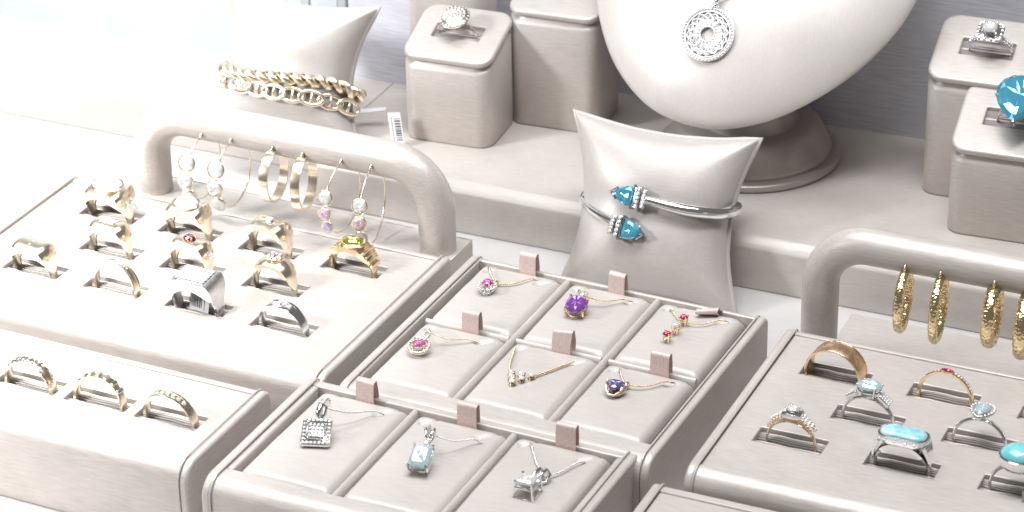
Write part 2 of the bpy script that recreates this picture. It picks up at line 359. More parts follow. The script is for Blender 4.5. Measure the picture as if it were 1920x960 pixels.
# pendant trays
def pad_mesh(Wd,Dp,seed,z0):
    m=MB(); nu,nv=44,52; vs=[]; fs=[]
    sl=[((.10*3.54,.60),(.22*3.54,.10)),((.70*3.54,.78),(.86*3.54,.12))]
    for j in range(nv+1):
        for i in range(nu+1):
            # denser sampling near the borders
            s=.5-.5*math.cos(PI*i/nu); t=.5-.5*math.cos(PI*j/nv); s=.5*s+.5*i/nu; t=.5*t+.5*j/nv
            x=s*Wd; v=t*Dp; a=min(x,Wd-x); b=min(v,Dp-v)
            e=lambda d,r:(math.sqrt(max(0,1-(1-min(d,r)/r)**2)))
            z=.36*e(a,.30)*e(b,.30)+.10*math.sin(PI*min(1,max(0,s)))**.6*math.sin(PI*min(1,max(0,t)))**.6
            z+=.016*noise.noise(V(x*.9+seed*7,v*.7,seed))+.006*noise.noise(V(x*3,v*3,seed))
            for (p,q) in sl:
                p=Vector(p);q=Vector(q);w=Vector((x,v));d=q-p;tt=max(0,min(1,(w-p).dot(d)/d.length_squared)); dist=(w-p-d*tt).length
                z-=.20*math.exp(-(dist/.055)**2)*(1-.7*tt)
                # one lip stands a little higher than the other
                side=(w-p).x*d.y-(w-p).y*d.x
                z+=.035*math.exp(-(dist/.3)**2)*(1 if side>0 else -.5)*(1-.5*tt)
            vs.append((x,-v,z0+z))
    for j in range(nv):
        for i in range(nu): a=j*(nu+1)+i; fs.append((a,a+1,a+nu+2,a+nu+1))
    # skirt
    k=len(vs)
    edge=[i for i in range(nu+1)]+[j*(nu+1)+nu for j in range(1,nv+1)]+[nv*(nu+1)+i for i in range(nu-1,-1,-1)]+[j*(nu+1) for j in range(nv-1,0,-1)]
    for e_ in edge: p=vs[e_]; vs.append((p[0],p[1],z0-.12))
    n=len(edge)
    for i in range(n): fs.append((edge[i],edge[(i+1)%n],k+(i+1)%n,k+i))
    fs.append(tuple(range(k,k+n)))
    m.add(vs,fs); return m
def ribbon(parent,x,v,zb,h=.98,w=.60,lean=0,bulge=.13,twist=0):
    path=[]
    for q in range(9): t=q/8; path.append((-.02-bulge*.5*math.sin(PI*t)+lean*t*t, zb+h*t*.98))
    tx,tz=path[-1]
    for q in range(1,8): a=PI*q/8; path.append((tx+.13-.13*math.cos(a), tz+.12*math.sin(a)))
    for q in range(9): t=1-q/8; path.append((.22+bulge*.6*math.sin(PI*t)*1+lean*t*t, zb+h*t*.98))
    m=MB(); th=.012; rings=[]; n=len(path)
    for i,(y,z) in enumerate(path):
        a=path[max(0,i-1)]; b=path[min(n-1,i+1)]; tx,tz=b[0]-a[0],b[1]-a[1]; L_=math.hypot(tx,tz) or 1; nx,nz=-tz/L_*th,tx/L_*th
        yw=twist*(z-zb)
        rings.append([(x-w/2,-v+y-nx-yw,z-nz),(x+w/2,-v+y-nx+yw,z-nz),(x+w/2,-v+y+nx+yw,z+nz),(x-w/2,-v+y+nx-yw,z+nz)])
    m.loft(rings); o=m.build('ribbon_tab','ribbon',parent,smooth=True)
    m=MB()
    for sx in (-1,1):
        m.tube([(x+sx*w/2,-v+y+sx*twist*(z-zb),z) for y,z in path],.02,5)
    m.build('stitched_edge','ribbon',o,smooth='all')
    return o
T6o=(-1.397,94.2); T6y=-26.2
t6=thing('pendant_tray','middle leatherette tray holding six necklace pads in two rows','pendant tray',(*T6o,0),T6y,'pendant trays')
tray_shell(t6,11.6,10.75,H,.36,9.54,side=.1,depth=.55)
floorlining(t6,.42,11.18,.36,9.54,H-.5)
T3o=(-6.95,85.54); T3y=-26
t3=thing('pendant_tray','front leatherette tray holding three necklace pads in one row','pendant tray',(*T3o,0),T3y,'pendant trays')
tray_shell(t3,12.25,7.35,H,.52,6.28,side=.26,depth=.55,tp=.34)
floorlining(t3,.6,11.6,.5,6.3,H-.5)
def divider(root,x0,x1,v0,v1,z,along):
    m=MB()
    if along=='v': prof=[((x0+x1)/2-(x1-x0)/2*math.cos(a),z-.16+.16*math.sin(a)) for a in [PI*k/8 for k in range(9)]]; m.loft([[(x,-v,zz) for x,zz in prof]+[(x1,-v,z-.45),(x0,-v,z-.45)] for v in (v0,v1)])
    else: prof=[((v0+v1)/2-(v1-v0)/2*math.cos(a),z-.16+.16*math.sin(a)) for a in [PI*k/8 for k in range(9)]]; m.loft([[(x,-v,zz) for v,zz in prof]+[(x,-v1,z-.45),(x,-v0,z-.45)] for x in (x0,x1)])
    m.build('divider','leather_y' if along=='v' else 'leather',root,smooth=True)
for c in (1,2): divider(t6,.43+3.538*c-.13,.43+3.538*c+.13,.37,9.53,H-.03,'v')
for c in range(3): divider(t6,.43+3.538*c+.14,.43+3.538*c+3.39,4.84,5.06,H-.06,'u')
for c in (1,2): divider(t3,.62+3.66*c-.13,.62+3.66*c+.13,.53,6.27,H-.03,'v')
ZP=H-.42
def pad(origin,yaw,u,v,w,d,label,seed,rib):
    p=thing('necklace_pad',label,'necklace pad',uv(origin,yaw,u,v,0),yaw,'satin necklace pads')
    pad_mesh(w,d,seed,ZP).build('cushion','pad',p,smooth='all')
    ribbon(p,*rib); return p
names=[['red flower pendant','purple oval pendant','three-stone bar pendant'],['pink oval pendant','diamond triangle necklace','dark violet trillion pendant']]
rb6=[[(1.86,.10,H-.35,1.0,.62,-.02,.10,0),(1.86,.16,H-.35,.98,.62,0,.10,-.03),(1.98,.12,H-.3,.5,.66,-.5,.1,.35)],
     [(1.86,.08,H-.35,.98,.62,0,.1,0),(1.86,.1,H-.35,1.0,.64,.02,.22,.06),(2.0,.1,H-.35,1.02,.66,0,.08,0)]]
for r in range(2):
    for c in range(3):
        pad(T6o,T6y,.43+3.538*c+.16,(.38,5.08)[r],3.22,(4.44,4.44)[r],'satin pad in the six-pad tray carrying the '+names[r][c],r*3+c,rb6[r][c])
n3=['square white pavé pendant','pale blue emerald-cut pendant','clear square diamond pendant']
rb3=[(1.72,.10,H-.3,.92,.66,0,.12,-.03),(1.86,.1,H-.3,.95,.68,0,.04,0),(1.8,.1,H-.3,1.0,.68,0,.04,0)]
for c in range(3):
    pad(T3o,T3y,.62+3.66*c+.15,.55,3.36,5.70,'satin pad in the three-pad tray carrying the '+n3[c],10+c,rb3[c])

# ------------------------------------------------------------------ earring bars
def ubar(label,origin,yaw,v,x0,x1,ztop,r,zb,rad=1.75):
    t=thing('earring_bar',label,'earring stand',uv(origin,yaw,x0,v,0),yaw,'padded earring bars')
    w=x1-x0; path=[(0,0,zb)]+[(0,0,zb+(ztop-rad-zb)*k/4) for k in range(1,4)]
    path+=[(rad-rad*math.cos(a),0,ztop-rad+rad*math.sin(a)) for a in [PI/2*k/10 for k in range(11)]]
    path+=[(rad+(w-2*rad)*k/8,0,ztop) for k in range(1,8)]
    path+=[(w-rad+rad*math.sin(a),0,ztop-rad+rad*math.cos(a)) for a in [PI/2*k/10 for k in range(11)]]
    path+=[(w,0,ztop-rad+(zb-ztop+rad)*k/4) for k in range(1,5)]
    m=MB(); m.tube(path,r,24,up=(0,1,0)); m.build('padded_bar','leather',t,smooth=True)
    return t
LBv=-1.0
lb=ubar('left padded earring bar with six hanging earrings',Lr,Ly,LBv,-13.3,-.95,5.95,.70,2.4)
m=MB(); m.box(-2.3,13.25,-.95,1.15,0,2.62); m.build('base','leather',lb,bevel=.08,seg=3)
m=MB(); m.tube([(-2.25,1.12,2.61),(13.22,1.12,2.61),(13.22,-.9,2.61)],.04,6); m.build('piping','leather',lb,smooth='all')
RBv=-2.0
rbv=ubar('right padded earring bar with hammered gold hoops',TRo,TRy,RBv,.45,17,5.62,.66,0.0)
dp=thing('display_plate','low flat grey plate lying behind the right ring tray','display plate',uv(TRo,TRy,.42,-6.05,0),TRy)
m=MB(); m.box(0,16,-5.6,0,0,.5); m.build('plate','step',dp,bevel=.04)

# ------------------------------------------------------------------ ring blocks
def block(label,x,y,yaw,W,D,hf,rise,slot=True,mat='block',slotx=0,slotv=None):
    """x,y = front-left corner on the step; hf = front height, rise toward the back"""
    t=thing('ring_block',label,'ring display block',(x,y,2.1),yaw,'leatherette ring blocks')
    zt=lambda yy:hf+rise*yy/D
    body=rrect(W,D,.62,6,W/2,D/2)
    m=MB(); g=.22
    m.loft([[(a,b,0) for a,b in rrect(W-.12,D-.12,.58,6,W/2,D/2)],[(a,b,.06) for a,b in body],[(a,b,zt(b)-.62) for a,b in body],[(a,b,zt(b)-.50) for a,b in rrect(W-.14,D-.14,.6,6,W/2,D/2)],
            [(a,b,zt(b)-.44) for a,b in rrect(W-.34,D-.34,.6,6,W/2,D/2)],[(a,b,zt(b)-.2) for a,b in rrect(W-.36,D-.36,.6,6,W/2,D/2)]],caps=True)
    m.build('block_body',mat,t,smooth=True)
    # lid with a slot, tilted with the top
    lw,ld=W,D*math.hypot(1,rise/D)
    ang=math.atan2(rise,D)
    cx=W/2+slotx; cy=ld/2+.1; sw,sd=2.05,.88
    lid=MB(); out=rrect(lw+.06,ld+.06,.62,6,W/2,ld/2); n=len(out)
    inn=[(cx+sw/2,cy+sd/2)]*7+[(cx-sw/2,cy+sd/2)]*7+[(cx-sw/2,cy-sd/2)]*7+[(cx+sw/2,cy-sd/2)]*7
    # ring of quads: outer rim -> slot edge
    def lp(pts,z,sh=0,c=(W/2,ld/2)):
        o=[]
        for a,b in pts:
            dx,dy=a-c[0],b-c[1]; o.append((c[0]+dx*(1-sh/(lw/2)),c[1]+dy*(1-sh/(ld/2)),z))
        return o
    rr=[(cx+(sw/2-.05)*sx+.05*math.cos(R_(a)),cy+(sd/2-.05)*sy+.05*math.sin(R_(a))) for sx,sy,a0 in ((1,1,0),(-1,1,90),(-1,-1,180),(1,-1,270)) for a in [a0+15*k for k in range(7)]]
    rr2=[(cx+(sw/2+.03)*sx-0+.05*math.cos(R_(a))-.05*sx,cy+(sd/2+.03)*sy+.05*math.sin(R_(a))-.05*sy) for sx,sy,a0 in ((1,1,0),(-1,1,90),(-1,-1,180),(1,-1,270)) for a in [a0+15*k for k in range(7)]]
    rr3_=[(a+.03*(1 if a>cx else -1),b+.03*(1 if b>cy else -1)) for a,b in rr2]
    lid.loft([lp(rr,-.45),lp(rr,-.03),lp(rr2,0),lp(rr3_,0),lp(out,0,.16),lp(out,-.005,.11),lp(out,-.02,.05),lp(out,-.07,.01),lp(out,-.2,0),lp(out,-.26,.03),lp(out,-.28,.12),lp(rr,-.45)],caps=False)
    lo=lid.build('lid',mat,t,smooth=True); lo.location=(0,0,hf*S); lo.rotation_euler=(ang,0,0)
    q=MB(); ribs=9; r=.30
    for yc in (cy+.24,cy-.24):
        nn=ribs*6; ring=[(r*(1+.08*math.cos(2*PI*i/nn*ribs*2))*math.cos(2*PI*i/nn),r*(1+.08*math.cos(2*PI*i/nn*ribs*2))*math.sin(2*PI*i/nn)) for i in range(nn)]
        f=MB(); f.loft([[(xx,yc+a,-.12-r+b) for a,b in ring] for xx in (cx-sw/2-.05,cx,cx+sw/2+.05)]); fo=f.build('foam_roll','foam_l',t,smooth='all'); fo.location=lo.location; fo.rotation_euler=lo.rotation_euler
    Mx=t.matrix_basis.copy()
    # slot centre matrix
    base=Matrix.Translation(Vector((x,y,2.1))*S)@Matrix.Rotation(R_(yaw),4,'Z')@Matrix.Translation((0,0,hf*S))@Matrix.Rotation(ang,4,'X')@Matrix.Translation(Vector((cx,cy,0))*S)
    return t,base
_,MA=block('short ring block nearest the left with a round cluster ring in its slot',-4.32,106.05,-21,3.75,3.15,3.75,.95,slotx=-.02)
block('tall ring block between the cluster ring block and the bust',-.05,107.3,-21,3.85,3.2,5.05,.9)
block('tall ring block half hidden behind the cluster ring block',-4.25,110.2,-21,3.4,2.3,5.6,.7)
_,MC=block('tall ring block at the right edge with a diamond halo ring',15.85,100.25,-21,3.95,3.2,5.0,1.3)
_,MD=block('shorter ring block at the right edge with a large blue topaz ring',16.35,96.95,-21,3.95,3.2,3.55,1.35)

# ------------------------------------------------------------------ necklace bust
BY=-25; th=R_(44)
Ub=V(math.cos(R_(BY)),math.sin(R_(BY)),0); Vb=V(-math.sin(R_(BY)),math.cos(R_(BY)),0); Wb=Vb*math.sin(th)+V(0,0,1)*math.cos(th); Nb=Wb.cross(Ub)*-1
Nb=Ub.cross(Wb); 
if Nb.y>0: Nb=-Nb
bust=thing('necklace_bust','rounded champagne satin necklace bust leaning back on its foot','necklace bust',None,mat=frame((8.11,100.58,5.70),Ub,-Nb,Wb))
ol=[(-.24,-.9),(1.22,-.52),(2.6,.21),(4.05,1.42),(5.25,2.8),(6.12,4.3),(6.58,5.75),(6.75,7.4),(6.3,9.2),(5.0,11),(3.4,12.8),(2.6,15),(2.4,17),(-2.0,17),(-2.2,15),(-3.1,12.8),(-4.9,11),(-6.3,9.1),(-6.85,7.2),(-6.82,5.4),(-6.42,3.63),(-5.51,1.91),(-4.47,.66),(-3.14,-.33),(-1.80,-.80)]
ol=[(a*.966,b*.966) for a,b in ol]
olc=[(p.x,p.z) for p in catmull([(a,0,b) for a,b in ol],4,True)]
bc=(0,5.2)
def bdome(rho): return 1.5*max(0,1-rho**2.6)**.72
m=MB(); rings=[]
for rho in (.03,.1,.2,.32,.44,.56,.68,.78,.86,.92,.96,.98,.993): rings.append([(bc[0]+(a-bc[0])*rho,-bdome(rho),bc[1]+(b-bc[1])*rho) for a,b in olc])
rings.append([(a_,.02,b_) for a_,b_ in olc])
for rho,d in ((.995,.12),(.98,.22),(.95,.3)): rings.append([(bc[0]+(a_-bc[0])*rho,d,bc[1]+(b_-bc[1])*rho) for a_,b_ in olc])
for rho in (.9,.7,.4,.1): rings.append([(bc[0]+(a-bc[0])*rho,.33+.5*(1-rho),bc[1]+(b-bc[1])*rho) for a,b in olc])
m.loft(rings); m.build('display_surface','bust',bust,smooth=True)
# foot: its parts belong to the bust; build in world then move into the bust frame
inv=bust.matrix_world.inverted()
def lathe(name,prof,c,mat,parent):
    m=MB(); n=64; m.loft([[(c[0]+r*math.cos(2*PI*k/n),c[1]+r*math.sin(2*PI*k/n),z) for k in range(n)] for r,z in prof])
    m.v=[(inv@(p*S))/S for p in m.v]; return m.build(name,mat,parent,smooth=True)
fc=(9.5,104.15)
lathe('foot_disc',[(3.66,2.1),(3.74,2.16),(3.76,2.25),(3.70,2.36),(3.6,2.42),(3.3,2.46),(3.1,2.40)],fc,'foot',bust)
lathe('foot_cone',[(3.30,2.3),(3.34,2.5),(3.30,2.65),(3.15,3.0),(2.85,3.5),(2.72,3.62),(2.5,3.68),(1.95,3.66)],fc,'foot',bust)
lathe('stem',[(2.0,3.6),(1.85,4.1),(1.8,5.2),(1.9,7.6)],fc,'foot',bust)

# ------------------------------------------------------------------ pillows
def pillow(label,O,yaw,lean,bot,mid,top,Hh,D,shift=0,sag=.42,pinch=0,group='bracelet pillows'):
    y=R_(yaw); t_=R_(lean); U=V(math.cos(y),math.sin(y),0); Vv=V(-math.sin(y),math.cos(y),0); W=Vv*math.sin(t_)+V(0,0,1)*math.cos(t_); N=U.cross(W)
    Mx=frame(O,U,W.cross(U),W)
    root=thing('bracelet_pillow',label,'bracelet pillow',None,mat=Mx,group=group)
    n=44; vs=[];fs=[]
    def half(t): # t 0..1
        return (bot*(1-t)*(1-2*t)+4*mid*t*(1-t)+top*t*(2*t-1))
    for side in (-1,1):
        k=len(vs)
        for j in range(n+1):
            for i in range(n+1):
                s=-math.cos(PI*i/n); t=-math.cos(PI*j/n); s=.55*s+.45*(2*i/n-1); t=.55*t+.45*(2*j/n-1)
                tt=(t+1)/2; a=half(tt); 
                x=a*s+shift*tt
                z=Hh*tt-(sag*(1-s*s)*(abs(t)**1.5))*(1 if t>0 else -.6)
                e=(max(0,1-abs(s)**2.3))**.42*(max(0,1-abs(t)**2.3))**.42
                d=D*e*(1-pinch*math.exp(-((tt-.5)/.10)**2))
                wr=.03*noise.noise(V(x*1.1+D*9,z*1.1,side))*e
                # radiating folds at the corners
                cr=abs(s)*abs(t); fold=.035*math.sin(9*math.atan2(1.05-abs(t),1.05-abs(s)))*max(0,cr-.35)*2*min(1,e*4)
                vs.append((x,side*(d+.09+wr+fold),z))
        for j in range(n):
            for i in range(n): a=k+j*(n+1)+i; fs.append((a,a+1,a+n+2,a+n+1))
    m=MB(); m.add(vs,fs); m.build('cushion','pillow',root,smooth='all')
    # piped seam that runs round the cushion
    loop=[]
    for t,ss in [(-1,k/12*2-1) for k in range(12)]+[(k/12*2-1,1) for k in range(12)]+[(1,1-k/12*2) for k in range(12)]+[(1-k/12*2,-1) for k in range(12)]:
        tt=(t+1)/2; a=half(tt); loop.append((a*ss+shift*tt,0,Hh*tt-(sag*(1-ss*ss)*(abs(t)**1.5))*(1 if t>0 else -.6)))
    q=MB(); q.tube(loop,[.115+.008*math.sin(k*2.3) for k in range(len(loop))],10,closed=True); q.build('piped_seam','pillow',root,smooth='all')
    return root,Mx
p2,MP2=pillow('small satin pillow wearing the blue-stone silver cuff, leaning on the step',(5.05,95.72,.04),-22,30,3.55,2.86,3.72,6.7,1.55,shift=-.37,pinch=.10,sag=.42)
p1,MP1=pillow('small pale satin pillow with two gold chain bracelets, back left',(-9.2,106.5,2.15),-20,28,3.25,2.55,3.35,5.55,1.5,shift=.0,pinch=.06,sag=.35)

# ------------------------------------------------------------------ jewellery helpers
def prongs(m,pts,z0,z1,r=.035,inn=.86):
    for x,y in pts:
        m.cyl((x*.8,y*.8,z0),(x,y,z1-.02),r*.9,r,6); m.ball((x*.97,y*.97,z1),r*1.25,6,4)
def pave_gems(m,pts,r=.055):
    for c,ez in pts:
        ez=Vector(ez).normalized(); ex=ez.orthogonal().normalized(); ey=ez.cross(ex)
        m.gem(c,ex*r,ey*r,ez*r,circ(1,n=6),.55,.45,.6)
def ringthing(label,pos=None,rz=0,mat=None,group='rings on display'):
    return thing('ring',label,'ring',pos,rz,group,mat)
def band(root,R,w,t,metal='gold',rout=None,dome=.03,name='band',N=72,wf=None,texture=None,a0=0,a1=360):
    m=MB(); rings=[]; n=N
    for i in range(n):
        th=2*PI*i/n; sn=math.sin(th); k=max(0,sn)
        ww=w(sn) if callable(w) else w; tt=t(sn) if callable(t) else t
        ro=R+tt
        if rout: ro=rout(th,ro)
        prof=[(R+.015,-ww/2+.02),(R,-ww/4),(R,ww/4),(R+.015,ww/2-.02)]
        for q in range(7):
            y=ww/2-ww*q/6; e=(2*y/ww)
            dd=dome*e*e
            if abs(e)>.99: dd+=.012
            r_=ro-dd
            if texture: r_+=texture(th,y)
            prof.append((r_,y*(1 if abs(e)<.99 else .985)))
        rings.append([(r*math.cos(th),y,r*math.sin(th)) for r,y in prof])
    m.loft(rings,closed=True); return m.build(name,metal,root,smooth=True)
smooth_=lambda a,b,x:(lambda t:t*t*(3-2*t))(max(0,min(1,(x-a)/(b-a))))
def slotpos(o,yaw,s,z,du=0): return uv(o,yaw,(s[0]+s[2])/2+du,(s[1]+s[3])/2,z)
def solitaire(root,z,outline,stone,metal='gold',crown=.1,pav=.3,table=.6,pr=None,seat=True,name='gemstone',tilt=None,h0=None):
    m=MB(); m.gem((0,0,z),(1,0,0),(0,1,0),(0,0,1),outline,table,crown,pav); g=m.build(name,stone,root)
    if pr is None: n=len(outline); pr=[outline[int(n*(k+.5)/4)%n] for k in range(4)]
    q=MB(); prongs(q,pr,z-pav*.9,z+.03); q.build('prongs',metal,root,smooth=True)
    if seat:
        q=MB(); path=[(x*.82,y*.82,z-pav*.45) for x,y in outline]; q.tube(path,.03,6,closed=True); path=[(x*.55,y*.55,z-pav*.95) for x,y in outline]; q.tube(path,.03,6,closed=True); q.build('gem_basket',metal,root,smooth=True)
    return g
def dome_stone(root,z,a,b,h,mat,name='cabochon',sup=2.0):
    m=MB(); n=32; rings=[]
    for k in range(9):
        ph=PI/2*k/8; s=math.cos(ph)**(2/ (2.2)); zz=z+h*math.sin(ph)
        rings.append([(a*max(s,.02)*math.copysign(abs(math.cos(t))**(2/sup),math.cos(t)),b*max(s,.02)*math.copysign(abs(math.sin(t))**(2/sup),math.sin(t)),zz) for t in [2*PI*i/n for i in range(n)]])
    m.loft(rings); return m.build(name,mat,root,smooth='all')
def bezel(root,z0,z1,a,b,metal,sup=2.0,th=.05,name='bezel'):
    n=32; P=lambda s,z:[((a+s)*math.copysign(abs(math.cos(t))**(2/sup),math.cos(t)),(b+s)*math.copysign(abs(math.sin(t))**(2/sup),math.sin(t)),z) for t in [2*PI*i/n for i in range(n)]]
    m=MB(); m.loft([P(0,z0),P(0,z1),P(th*.5,z1+.02),P(th,z1),P(th*.8,(z0+z1)/2),P(th,z0)],closed=True); return m.build(name,metal,root,smooth=True)
def bandpave(root,R,a0,a1,n,rows=(0,),r=.05,off=0):
    m=MB(); pts=[]
    for k in range(n):
        t=R_(a0+(a1-a0)*k/(n-1))
        for y in rows: pts.append(((R*math.cos(t),y,R*math.sin(t)),(math.cos(t),0,math.sin(t))))
    pave_gems(m,pts,r); o=m.build('pave_diamonds','diamond',root); o['kind']='stuff'; return o

# ---- right tray rings
def P_(s,z=3.06,du=0): return slotpos(TRo,TRy,TRs[s],z,du)
r=ringthing('wide brushed rose-gold wedding band with polished edges, back left of the right tray',P_((0,0),3.02,.0),TRy-6)
band(r,.93,.72,.10,'brushed_gold',dome=.035); 
m=MB()
for y in (-.345,.345): m.tube([(1.0*math.cos(2*PI*k/64),y,1.0*math.sin(2*PI*k/64)) for k in range(64)],.028,6,closed=True)
m.build('polished_edge','rose_gold',r,smooth='all')
r=ringthing('thin yellow gold band with channel diamonds and a small marquise ruby',P_((1,0),2.90,.05),TRy)
band(r,.88,.22,.11,'gold',dome=.0)
bandpave(r,1.0,25,72,8,(0,),.055); bandpave(r,1.0,108,155,8,(0,),.055)
m=MB(); m.gem((0,0,1.0),(1,0,0),(0,1,0),(0,0,1),[(.2,0),(.12,.07),(0,.1),(-.12,.07),(-.2,0),(-.12,-.07),(0,-.1),(.12,-.07)],.6,.06,.1); m.build('gemstone','ruby',r)
bezel(r,.96,1.01,.2,.1,'gold',th=.03)
r=ringthing('silver ring with an oval pale blue stone and pavé shoulders, behind the larimar ring',P_((.5,1),2.88),TRy)
band(r,.84,lambda s:.16+.16*smooth_(.5,1,s),.10,'silver')
for sx in (-1,1):
    m=MB(); m.box(-.24,.24,-.19,.19,-.07,.07); o=m.build('pave_shoulder','silver',r,bevel=.03); o.location=(sx*.56*S,0,.90*S); o.rotation_euler=(0,sx*R_(38),0)
    q=MB(); pave_gems(q,[((x*.095,y*.12,.075),(0,0,1)) for x in (-2,-1,0,1,2) for y in (-1,0,1)],.06); oo=q.build('pave_diamonds','diamond',o); oo['kind']='stuff'
solitaire(r,1.32,circ(.45,.36,14),'aqua','silver',.13,.36)
r=ringthing('silver ring with a pear-shaped pale blue stone in a diamond halo',P_((1.5,1),2.85),TRy)
band(r,.86,lambda s:.13+.05*s,.09,'silver')
bandpave(r,.97,30,68,8,(0,),.05); bandpave(r,.97,112,150,8,(0,),.05)
o=solitaire(r,1.28,[(y,-x) for x,y in pear(.40,.30)],'aqua','silver',.10,.26)
m=MB(); hp=[(y*1.28,-x*1.25) for x,y in pear(.40,.32,22)]; pave_gems(m,[((x,y,1.26),(0,0,1)) for x,y in hp],.055); oo=m.build('halo_diamonds','diamond',r); oo['kind']='stuff'
m=MB(); m.tube([(x,y,1.20) for x,y in hp],.055,6,closed=True); m.build('halo','silver',r,smooth='all')
r=ringthing('vintage gold filigree ring with a square-set diamond, left front of the right tray',P_((0,2),2.85,.02),TRy)
band(r,.80,lambda s:.13+.22*smooth_(.3,1,s),.08,'rose_gold')
m=MB()
for k in range(15):
    t=R_(38+104*k/14); R0=.93+.10*math.sin((t-R_(38))/R_(104)*PI)
    for y in (-.17,.17): m.tube([((R0+.055*math.cos(a))*math.cos(t+.055*math.sin(a)),y,(R0+.055*math.cos(a))*math.sin(t+.055*math.sin(a))) for a in [2*PI*q/8 for q in range(8)]],.02,5,closed=True)
m.build('filigree','rose_gold',r,smooth='all')
m=MB(); m.loft([[(x,y,z) for x,y in rectc(.34*s,.28*s,.08)] for s,z in ((.7,.92),(1,1.02),(1,1.16),(.8,1.18))]); m.build('setting_plate','silver',r,bevel=.02)
m=MB(); pave_gems(m,[((sx*(.40+.1*k),y,1.06-.08*k),(sx*.4,0,1)) for sx in (-1,1) for k in range(4) for y in (-.07,.07)],.06); oo=m.build('side_diamonds','diamond',r); oo['kind']='stuff'
solitaire(r,1.26,circ(.22,.22,12),'diamond','silver',.08,.1)
r=ringthing('heavy silver ring with an oblong milky blue larimar cabochon and diamond rim',P_((1,2),2.84),TRy-3)
band(r,.86,lambda s:.26+.44*smooth_(.2,.9,s),lambda s:.10+.10*smooth_(.3,.9,s),'silver',rout=lambda th,ro:min(ro,1.02/max(.01,math.sin(th))) if math.sin(th)>.6 else ro)
m=MB(); 
rr3=rrect(1.66,.86,.34,5)
m.loft([[(x*s,y*s,z) for x,y in rr3] for s,z in ((.80,.95),(.94,1.08),(1,1.22),(1.0,1.26),(.93,1.27))]); m.build('bezel','silver',r,smooth=True)
m=MB(); pave_gems(m,[((x*.985,y*.985,1.16),(x*.6,y*.9,.25)) for x,y in [(p.x,p.y) for p in catmull([(a,b,0) for a,b in rrect(1.72,.92,.36,2)],3,True)]],.05); oo=m.build('rim_diamonds','diamond',r); oo['kind']='stuff'
m=MB(); rg=[]
for k in range(8):
    a=PI/2*k/7; s=math.cos(a)**.55; rg.append([(x*max(s,.05),y*max(s,.05),1.25+.17*math.sin(a)) for x,y in rrect(1.54,.76,.33,6)])
m.loft(rg); m.build('cabochon','larimar',r,smooth='all')
for sx in (-1,1):
    m=MB(); m.loft([[(sx*(x-.07*math.sin(b)),-w_/2,z-.06),(sx*(x-.07*math.sin(b)),w_/2,z-.06),(sx*(x+.07),w_/2*.92,z+.02),(sx*(x+.07),-w_/2*.92,z+.02)] for x,z,w_,b in ((.90,.12,.28,0),(.93,.42,.38,.3),(.88,.70,.52,.6),(.80,.96,.66,.9),(.76,1.08,.70,1))]); m.build('shoulder','silver',r,bevel=.03)
r=ringthing('silver ring with a round turquoise cabochon at the right edge',P_((2,2),2.95,.0),TRy)
band(r,.84,lambda s:.16+.12*s,.09,'silver')
bandpave(r,.97,112,150,9,(-.07,),.05)
dome_stone(r,1.24,.62,.55,.36,'turquoise'); bezel(r,1.02,1.27,.62,.55,'silver')
m=MB()
for k in range(10):
    t=2*PI*k/10; m.cyl((.52*math.cos(t),.46*math.sin(t),.86),(.62*math.cos(t+.2),.55*math.sin(t+.2),1.05),.03,n=6)
m.tube([(.52*math.cos(2*PI*k/24),.46*math.sin(2*PI*k/24),.86) for k in range(24)],.035,6,closed=True); m.build('gallery','silver',r,smooth='all')
pg=thing('price_tag','grey paper tag with printed digits under the turquoise ring','price tag',P_((2,2),2.93,.35),TRy,'price tags')
m=MB(); m.box(-.02,1.0,-.70,-.68,-.05,.42); m.build('paper','greytag',pg)
fcv=bpy.data.curves.new('digits','FONT'); fcv.body='29'; fcv.size=.0034; fcv.extrude=.00004; fcv.space_character=1.2
fo=bpy.data.objects.new('digits_source',fcv); COL.objects.link(fo); bpy.context.view_layer.update(); dme=bpy.data.meshes.new_from_object(fo); bpy.data.objects.remove(fo); dme.materials.clear(); dme.materials.append(M['ink'])
fo=bpy.data.objects.new('digits',dme); COL.objects.link(fo); fo.parent=pg; fo.location=(.0020,-.00712,.0000); fo.rotation_euler=(PI/2,0,0); 
# ---- block rings
r=ringthing('gold ring topped by a domed round cluster of white diamonds',mat=MA@Matrix.Translation((-.05*S,-.02*S,-.28*S)))
band(r,.82,.16,.09,'pale_gold')
m=MB(); m.loft([[(.5*s*math.cos(t),.56*s*math.sin(t),z) for t in [2*PI*i/28 for i in range(28)]] for s,z in ((.7,.86),(1,.98),(1.02,1.06),(.9,1.13),(.5,1.2),(.05,1.22))]); m.v=[V(p.x*1.22,p.y*1.22,p.z) for p in m.v]; hd=m.build('cluster_base','pale_gold',r,smooth=True)
m=MB(); pts=[((0,0,1.25),(0,0,1))]
for rr_,nn in ((.12,6),(.23,12),(.34,17),(.45,22)):
    for k in range(nn):
        t=2*PI*k/nn+rr_; x,y=rr_*math.cos(t),rr_*1.12*math.sin(t); pts.append(((x,y,1.24-.45*rr_*rr_*1.6),(x*.9,y*.9,1)))
pts=[((a[0]*1.22,a[1]*1.22,a[2]),b) for a,b in pts]; pave_gems(m,pts,.076); oo=m.build('cluster_diamonds','diamond',r); oo['kind']='stuff'
r=ringthing('silver filigree ring with a round diamond in a square halo',mat=MC@Matrix.Translation((.12*S,-.02*S,-.15*S)))
band(r,.80,lambda s:.14+.26*smooth_(.4,1,s),.07,'silver')
m=MB()
